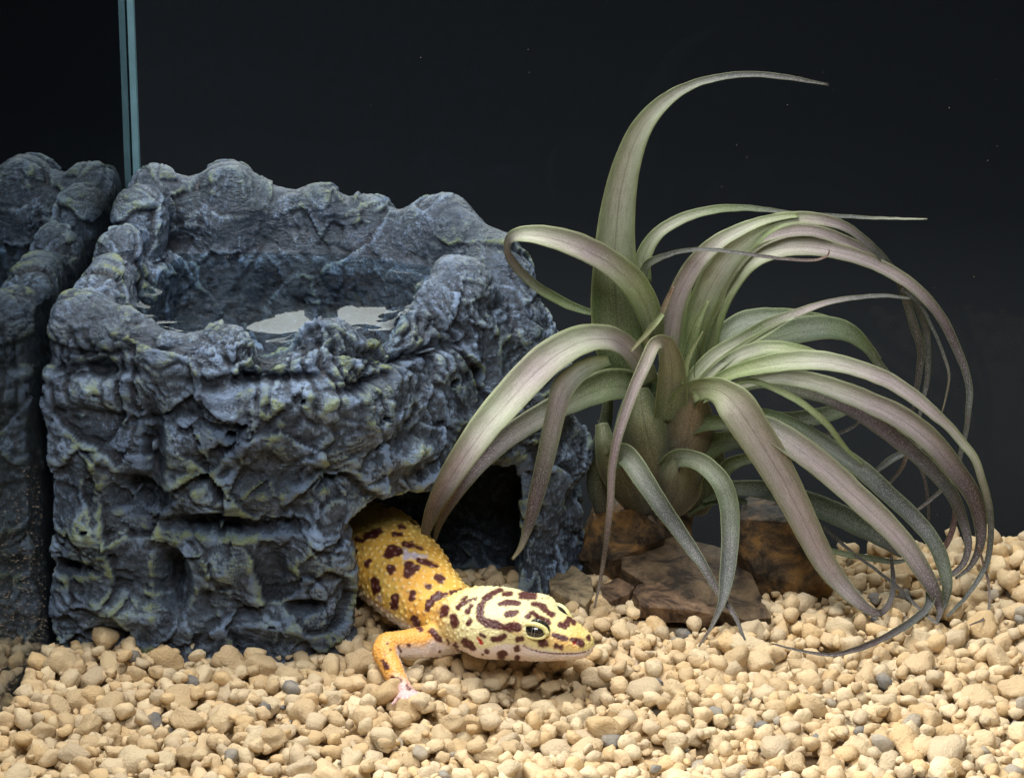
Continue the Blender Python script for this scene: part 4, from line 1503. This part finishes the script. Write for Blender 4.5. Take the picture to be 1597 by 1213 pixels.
LEAVES = [
    # the tall one over the top
    ([(988, 600, 58, 6.7), (968, 545, 76, 6.8), (961, 480, 80, 6.8), (959, 400, 66, 6.8), (963, 335, 56, 6.8), (979, 253, 43, 6.7), (1004, 195, 33, 6.6), (1041, 155, 22, 6.5), (1090, 129, 13, 6.4), (1172, 116, 9, 6.3), (1226, 121, 8, 6.2), (1293, 133, 3, 6.1)], (G3, G1, S2, S2, T2, T3), 10),
    # the loop on the left
    ([(1022, 540, 26, 6.2), (1016, 500, 36, 6.0), (990, 447, 43, 5.8), (948, 409, 40, 5.6), (886, 379, 38, 5.4), (828, 366, 27, 5.4), (802, 368, 19, 5.6), (791, 384, 11, 6.0), (799, 409, 14, 6.5), (830, 442, 15, 6.8), (870, 468, 15, 7.0), (905, 483, 12, 7.1), (936, 491, 8, 7.2)], (G3, G2, S1, S2, S1, G1, G3), 22),
    ([(1003, 440, 26, 7.2), (1003, 405, 26, 7.2), (1025, 366, 20, 7.2), (1063, 342, 17, 7.2), (1104, 329, 14, 7.2), (1158, 325, 10, 7.2), (1199, 328, 7, 7.2), (1245, 334, 5, 7.2), (1291, 336, 6, 7.2), (1357, 340, 5, 7.2), (1446, 342, 2, 7.2)], (G2, S2, G1, T2, T2, S2), 25),
    ([(1000, 450, 16, 6.6), (1009, 414, 13, 6.4), (1036, 400, 9, 6.0), (1063, 392, 7, 5.6), (1104, 389, 6, 5.2), (1172, 397, 6, 5.0), (1226, 404, 5, 4.9), (1275, 405, 4, 4.9), (1291, 398, 3, 4.9), (1294, 389, 2, 4.9)], (G1, T2, T2, T1, lin(140, 90, 80)), 20),
    # the big arches on the right
    ([(1046, 600, 30, 6.4), (1044, 530, 34, 6.3), (1056, 468, 32, 6.2), (1080, 420, 30, 6.1), (1113, 384, 26, 6.0), (1155, 359, 20, 6.0), (1200, 342, 13, 6.1), (1245, 336, 8, 6.2)], (G1, S1, S1, S2, G2), 24),
    ([(1062, 610, 26, 6.6), (1070, 560, 32, 6.5), (1088, 495, 40, 6.4), (1113, 438, 44, 6.3), (1143, 396, 40, 6.2), (1175, 367, 35, 6.1), (1208, 348, 26, 6.1), (1245, 341, 21, 6.2), (1284, 344, 19, 6.3), (1317, 354, 15, 6.5), (1350, 377, 13, 6.7), (1377, 403, 12, 6.9), (1403, 440, 12, 7.1), (1416, 478, 13, 7.3), (1426, 511, 14, 7.4), (1436, 544, 12, 7.5), (1434, 577, 10, 7.5), (1429, 610, 8, 7.5), (1424, 640, 5, 7.5)], (G1, G2, S2, G2, S1, T2, T2, T3, T3), 24),
    ([(1110, 600, 20, 7.2), (1106, 560, 26, 7.1), (1114, 500, 30, 7.0), (1138, 445, 32, 6.9), (1172, 405, 34, 6.8), (1215, 388, 32, 6.8), (1258, 385, 30, 6.8), (1307, 393, 25, 6.8), (1357, 409, 22, 6.8), (1400, 431, 20, 6.8), (1439, 461, 18, 6.8), (1469, 498, 16, 6.8), (1492, 544, 14, 6.7), (1505, 577, 12, 6.6), (1512, 610, 11, 6.5), (1510, 643, 9, 6.4), (1508, 665, 8, 6.4), (1500, 700, 8, 6.4), (1489, 740, 7, 6.4), (1460, 772, 6, 6.4), (1427, 798, 4, 6.4)], (G1, G2, S2, S1, S1, T1, T2, T2, T1), 24),
    ([(1088, 600, 24, 7.2), (1092, 540, 26, 7.1), (1110, 480, 28, 7.1), (1142, 415, 30, 7.0), (1185, 376, 24, 7.0), (1222, 364, 20, 7.0), (1258, 360, 19, 7.0), (1291, 367, 19, 7.0), (1340, 387, 17, 7.1), (1373, 408, 15, 7.2), (1403, 435, 13, 7.3), (1424, 465, 11, 7.4), (1443, 511, 11, 7.5), (1447, 554, 10, 7.5), (1446, 593, 8, 7.5), (1439, 626, 6, 7.4), (1434, 650, 5, 7.3), (1431, 718, 5, 7.1), (1442, 747, 5, 7.0), (1447, 783, 5, 6.9), (1449, 828, 3, 6.8)], (G3, G1, S1, S1, T2, T2, T1, T3), 24),
    ([(1405, 450, 5, 7.1), (1429, 468, 6, 7.0), (1452, 507, 5, 6.9), (1472, 554, 5, 6.8), (1480, 583, 4, 6.7), (1475, 620, 3, 6.7), (1469, 643, 2, 6.7)], (T2, T2, lin(150, 136, 116)), 10),
    # middle sprays to the right
    ([(1070, 610, 16, 6.0), (1086, 585, 22, 5.9), (1119, 553, 24, 5.8), (1159, 530, 21, 5.7), (1198, 507, 18, 5.6), (1245, 488, 13, 5.6), (1291, 472, 9, 5.6), (1340, 464, 7, 5.7), (1390, 462, 5, 5.8), (1420, 466, 3, 5.9)], (G2, S2, G1, S1, T2, T2), 30),
    ([(1085, 610, 12, 5.8), (1102, 588, 16, 5.7), (1142, 554, 16, 5.6), (1192, 521, 11, 5.5), (1238, 495, 4, 5.5)], (G2, S2, G2, S2), 30),
    ([(1100, 600, 26, 7.6), (1125, 530, 34, 7.7), (1165, 502, 32, 7.8), (1215, 495, 26, 7.9), (1265, 499, 22, 8.0), (1310, 510, 18, 8.1), (1345, 532, 14, 8.2), (1372, 562, 8, 8.2)], (G1, lin(136, 146, 130), G1, T2), 34),
    ([(1110, 600, 26, 7.1), (1150, 545, 32, 7.2), (1200, 529, 36, 7.3), (1250, 517, 40, 7.4), (1290, 513, 36, 7.5), (1325, 521, 28, 7.6), (1350, 541, 18, 7.7), (1372, 570, 12, 7.8), (1398, 598, 5, 7.8)], (G3, G1, lin(122, 138, 112), G1, T2), 34),
    ([(1080, 612, 18, 5.9), (1126, 572, 21, 5.6), (1159, 553, 22, 5.4), (1198, 543, 22, 5.2), (1241, 546, 18, 5.1), (1291, 562, 12, 5.1), (1330, 582, 6, 5.1)], (G1, S2, G2, S1), 32),
    ([(1080, 622, 16, 5.4), (1136, 585, 20, 5.0), (1192, 570, 28, 4.7), (1241, 564, 31, 4.5), (1291, 565, 29, 4.3), (1340, 577, 26, 4.2), (1390, 597, 25, 4.1), (1423, 619, 23, 4.0), (1456, 645, 19, 3.9), (1485, 672, 15, 3.9), (1500, 690, 14, 3.9), (1518, 712, 13, 3.9), (1532, 750, 12, 3.9), (1543, 794, 11, 4.0), (1545, 838, 10, 4.0), (1538, 881, 9, 3.9), (1514, 921, 7, 3.6), (1478, 961, 4, 3.3)], (G2, G2, S2, S1, S1, S2, T2, T2, T2), 28),
    ([(1090, 625, 14, 5.7), (1175, 596, 16, 5.2), (1218, 590, 23, 5.0), (1264, 596, 28, 4.8), (1311, 611, 32, 4.6), (1357, 630, 34, 4.5), (1406, 654, 36, 4.4), (1450, 688, 36, 4.3), (1490, 735, 31, 4.3), (1518, 776, 26, 4.3), (1529, 819, 20, 4.3), (1528, 852, 14, 4.2), (1512, 885, 8, 4.1), (1490, 902, 4, 4.1)], (G1, S2, S2, S1, S1, T1, T1, T3), 28),
    ([(1526, 850, 4, 3.9), (1534, 880, 4, 3.9), (1541, 905, 4, 3.8), (1543, 939, 4, 3.6), (1531, 967, 4, 3.3), (1512, 975, 2, 3.2)], (lin(110, 76, 72), lin(116, 92, 88)), 10),
    ([(1110, 620, 14, 6.2), (1192, 598, 18, 5.9), (1231, 606, 22, 5.7), (1284, 618, 26, 5.6), (1340, 644, 28, 5.5), (1394, 683, 26, 5.4), (1449, 730, 23, 5.3), (1485, 773, 20, 5.2), (1503, 816, 15, 5.1), (1510, 852, 12, 4.8), (1501, 881, 10, 4.6), (1476, 900, 7, 4.5), (1455, 905, 3, 4.5)], (G3, G1, T1, T1, T2, T1, T3), 28),
    # the stalk and the lower right leaves
    ([(1140, 600, 7, 5.2), (1169, 594, 9, 4.9), (1218, 611, 10, 4.5), (1258, 634, 11, 4.3), (1291, 664, 10, 4.2), (1320, 700, 7, 4.2), (1347, 726, 3, 4.2)], (G2, G2, G1), 15),
    ([(1046, 676, 44, 6.3), (1090, 662, 28, 5.8), (1140, 661, 24, 5.2), (1175, 664, 34, 4.8), (1202, 672, 38, 4.5), (1239, 695, 41, 4.2), (1286, 731, 41, 4.0), (1333, 773, 39, 3.8), (1376, 813, 36, 3.6), (1413, 853, 32, 3.4), (1442, 896, 27, 3.1), (1458, 925, 20, 2.9), (1466, 950, 12, 2.8), (1460, 972, 5, 2.8)], (G3, G1, lin(150, 148, 140), S1, S1, S1, T1, T3), 22),
    ([(1150, 650, 16, 5.6), (1190, 648, 20, 5.2), (1222, 658, 24, 4.9), (1286, 694, 27, 4.6), (1340, 731, 28, 4.3), (1387, 773, 27, 4.1), (1427, 810, 25, 3.9), (1456, 846, 24, 3.6), (1471, 881, 22, 3.4), (1477, 917, 16, 3.2), (1472, 945, 8, 3.1), (1464, 960, 3, 3.0)], (G1, G1, lin(140, 146, 138), T2, T2, lin(110, 120, 108), T3), 24),
    ([(1452, 925, 18, 3.0), (1449, 942, 14, 2.8), (1431, 962, 12, 2.6), (1398, 984, 12, 2.2), (1365, 1001, 10, 1.8), (1333, 1013, 9, 1.5), (1297, 1021, 6, 1.3), (1253, 1015, 4, 1.4), (1202, 1003, 2, 1.7)], (T2, T2, T1, T1, T3), 12, 0.3, 0.28),
    ([(1052, 655, 44, 6.1), (1072, 618, 42, 5.6), (1100, 606, 34, 5.1), (1126, 612, 44, 4.7), (1146, 630, 58, 4.4), (1177, 676, 58, 4.2), (1210, 729, 53, 4.1), (1239, 783, 47, 4.0), (1264, 834, 42, 3.9), (1289, 881, 36, 3.8), (1318, 917, 28, 3.6), (1347, 945, 18, 3.4), (1369, 956, 12, 3.3), (1387, 940, 9, 3.8), (1393, 903, 8, 4.3), (1390, 867, 4, 4.6)], (G3, G2, lin(190, 178, 170), lin(184, 170, 172), S1, S1, T1, T1, T3), -6, 0.16, 0.3),
    # front centre and left
    ([(1045, 660, 54, 6.0), (1048, 600, 48, 5.6), (1046, 558, 38, 5.3), (1036, 534, 24, 5.0), (1022, 536, 21, 4.7), (1007, 566, 21, 4.3), (990, 604, 19, 4.0), (976, 642, 17, 3.8), (963, 684, 15, 3.6), (955, 727, 13, 3.5), (952, 783, 11, 3.4), (947, 831, 9, 3.4), (938, 894, 6, 3.5), (927, 948, 3, 3.6)], (G3, lin(150, 152, 112), lin(170, 158, 140), S1, lin(160, 138, 150), lin(160, 138, 150), T1, S1), 4),
    ([(1012, 600, 34, 6.3), (1000, 570, 34, 6.1), (975, 541, 34, 5.8), (950, 529, 38, 5.5), (925, 528, 42, 5.3), (890, 539, 49, 4.9), (855, 562, 53, 4.5), (825, 590, 54, 4.1), (798, 620, 53, 3.7), (762, 660, 49, 3.2), (735, 697, 44, 2.9), (707, 738, 38, 2.9), (681, 783, 27, 3.2), (667, 819, 18, 3.7), (660, 848, 8, 4.2)], (G1, S1, S2, S1, S2, S1, T1, T3), 26),
    ([(1010, 620, 44, 6.6), (975, 602, 46, 6.2), (952, 602, 50, 5.9), (918, 614, 46, 5.5), (881, 631, 40, 5.0), (844, 650, 36, 4.6), (799, 678, 34, 4.0), (762, 709, 30, 3.5), (729, 745, 26, 3.2), (703, 783, 18, 3.4), (684, 820, 10, 3.9), (675, 857, 4, 4.4)], (G3, G1, lin(140, 136, 126), T1, T1, T3), 26),
    ([(950, 562, 16, 5.4), (922, 569, 26, 5.1), (900, 582, 32, 4.8), (880, 602, 37, 4.6), (869, 635, 32, 4.4), (859, 679, 30, 4.2), (848, 727, 28, 4.0), (834, 783, 23, 3.8), (822, 827, 14, 3.7), (810, 857, 8, 3.6), (799, 872, 4, 3.6)], (G2, S2, S1, lin(140, 132, 128), T1, T1, lin(190, 180, 160)), 4),
    ([(955, 720, 30, 5.9), (972, 708, 34, 5.5), (985, 720, 34, 5.1), (1000, 742, 33, 4.8), (1026, 781, 29, 4.4), (1055, 822, 24, 4.1), (1081, 859, 20, 3.7), (1093, 876, 16, 3.4), (1119, 921, 11, 2.9), (1144, 957, 8, 2.4), (1162, 997, 3, 1.8)], (G1, lin(140, 146, 136), T2, T2, T1, T3), 4),
    ([(1040, 735, 40, 6.0), (1055, 716, 30, 5.6), (1080, 716, 28, 5.2), (1104, 729, 30, 4.8), (1124, 751, 32, 4.5), (1136, 783, 31, 4.3), (1139, 823, 29, 4.0), (1137, 867, 26, 3.5), (1132, 908, 22, 3.0), (1126, 939, 13, 2.5), (1112, 972, 7, 2.1), (1090, 1008, 3, 1.4)], (G3, lin(140, 146, 126), lin(128, 140, 122), T2, T2, lin(120, 92, 84)), 4),
    # low leaves behind
    ([(1070, 745, 56, 6.4), (1092, 710, 46, 6.2), (1128, 690, 32, 6.0), (1165, 690, 22, 6.0), (1210, 702, 14, 6.0), (1250, 714, 10, 6.1), (1290, 735, 5, 6.2)], (G3, G1, G1, T2), 20),
    ([(1120, 748, 26, 6.5), (1140, 725, 22, 6.4), (1170, 715, 17, 6.4), (1215, 711, 14, 6.4), (1255, 716, 7, 6.4)], (G3, G1, T2), 20),
    ([(1095, 775, 20, 7.0), (1144, 763, 24, 6.8), (1195, 766, 28, 6.4), (1253, 783, 34, 6.0), (1304, 803, 35, 5.7), (1347, 825, 31, 5.4), (1384, 846, 25, 5.2), (1408, 867, 10, 5.1)], (G3, lin(64, 84, 48), lin(64, 84, 48), lin(70, 86, 54), T3), 30),
    ([(1070, 795, 26, 7.2), (1095, 782, 22, 7.0), (1130, 777, 15, 6.9), (1165, 784, 8, 6.9)], (G3, G3), 20),
    ([(1285, 857, 8, 5.4), (1320, 864, 9, 5.1), (1360, 871, 9, 5.0), (1400, 876, 7, 4.9), (1418, 872, 4, 4.9)], (G1, G1, T2), 15),
    ([(1272, 812, 5, 5.8), (1300, 836, 6, 5.5), (1330, 862, 5, 5.1), (1360, 884, 5, 4.7), (1396, 912, 5, 4.1), (1431, 946, 5, 3.4), (1462, 973, 4, 2.9)], (T3, T3, T1), 10, .2, .25),
    ([(1170, 665, 14, 6.8), (1200, 655, 22, 6.8), (1240, 656, 26, 6.9), (1280, 650, 26, 7.0), (1318, 638, 20, 7.2), (1350, 622, 10, 7.3)], (G3, lin(88, 104, 70), G1), 25),
    ([(1262, 662, 4, 6.6), (1275, 674, 5, 6.6), (1300, 678, 5, 6.6), (1326, 668, 5, 6.6), (1345, 654, 3, 6.6)], (T3, T3), 10),
    ([(1250, 722, 4, 7.0), (1273, 743, 6, 7.0), (1304, 758, 4, 7.0)], (T3, T3), 10),
    ([(1362, 738, 6, 6.9), (1387, 719, 11, 6.9), (1409, 707, 10, 7.0), (1442, 694, 5, 7.0)], (T2, T2), 20),
    ([(1384, 757, 4, 6.9), (1404, 733, 7, 6.9), (1418, 704, 6, 6.9)], (T3, lin(120, 96, 90)), 20),
    ([(1464, 868, 5, 5.6), (1478, 845, 9, 5.6), (1488, 814, 9, 5.7), (1488, 786, 4, 5.8)], (lin(110, 60, 62), lin(110, 60, 62), T1), 10),
    # young leaves in the heart
    ([(1010, 560, 10, 5.9), (1011, 516, 9, 5.7), (1028, 497, 10, 5.6), (1040, 470, 9, 5.5), (1050, 447, 5, 5.5)], (G2, lin(180, 170, 150), lin(150, 110, 90)), 4),
    ([(984, 548, 4, 5.4), (1000, 530, 7, 5.4), (1020, 508, 8, 5.4), (1034, 490, 7, 5.5)], (lin(190, 180, 150), G2), 4),
    ([(1060, 620, 24, 6.2), (1058, 540, 24, 6.3), (1064, 490, 16, 6.4), (1076, 450, 7, 6.5)], (G2, lin(130, 146, 76), G2), 6),
    ([(1066, 600, 8, 5.5), (1075, 556, 8, 5.5), (1096, 517, 2, 5.5)], (G2, lin(150, 156, 104)), 4),
    ([(1068, 625, 30, 6.0), (1074, 560, 22, 6.0), (1086, 510, 14, 6.0), (1104, 470, 5, 6.1)], (G3, G1, G2), 6),
    # the swollen sheaths of the rosette
    ([(1005, 800, 40, 7.0), (985, 760, 66, 6.6), (960, 715, 60, 6.3), (945, 690, 34, 6.2), (938, 660, 20, 6.4)], (lin(66, 62, 42), lin(104, 106, 70), lin(130, 136, 96)), 6, -0.35),
    ([(1040, 760, 40, 6.6), (1020, 715, 78, 6.1), (1006, 665, 78, 5.9), (1000, 630, 50, 6.0), (998, 605, 26, 6.1)], (lin(66, 62, 44), lin(106, 104, 70), lin(122, 126, 84), lin(128, 136, 92)), 6, -0.38),
    ([(1040, 800, 50, 6.6), (1055, 765, 76, 6.1), (1058, 735, 66, 5.8), (1062, 715, 36, 5.7)], (lin(68, 62, 46), lin(112, 108, 80), lin(132, 136, 104)), 4, -0.38),
    ([(1055, 740, 60, 6.3), (1070, 690, 84, 6.0), (1078, 650, 66, 5.8), (1085, 622, 34, 5.6)], (lin(70, 70, 44), lin(124, 106, 74), lin(150, 130, 96)), 6, -0.38),
    ([(1018, 800, 60, 7.2), (1010, 740, 110, 7.2), (1012, 680, 110, 7.0), (1022, 620, 90, 6.9), (1030, 580, 60, 6.8)], (lin(60, 60, 40), G3, G3), 6, -0.4),
    ([(940, 800, 24, 7.2), (932, 760, 34, 7.0), (934, 710, 30, 6.8), (945, 655, 20, 6.7), (950, 610, 14, 6.7)], (lin(64, 66, 40), lin(76, 84, 50), G3), 4, -0.3),
    ([(1080, 800, 40, 7.2), (1095, 760, 60, 7.0), (1105, 720, 52, 6.8), (1112, 690, 26, 6.7)], (lin(60, 64, 44), G3, G3), 6, -0.38),
]
for args in LEAVES:
    leaf(*args)
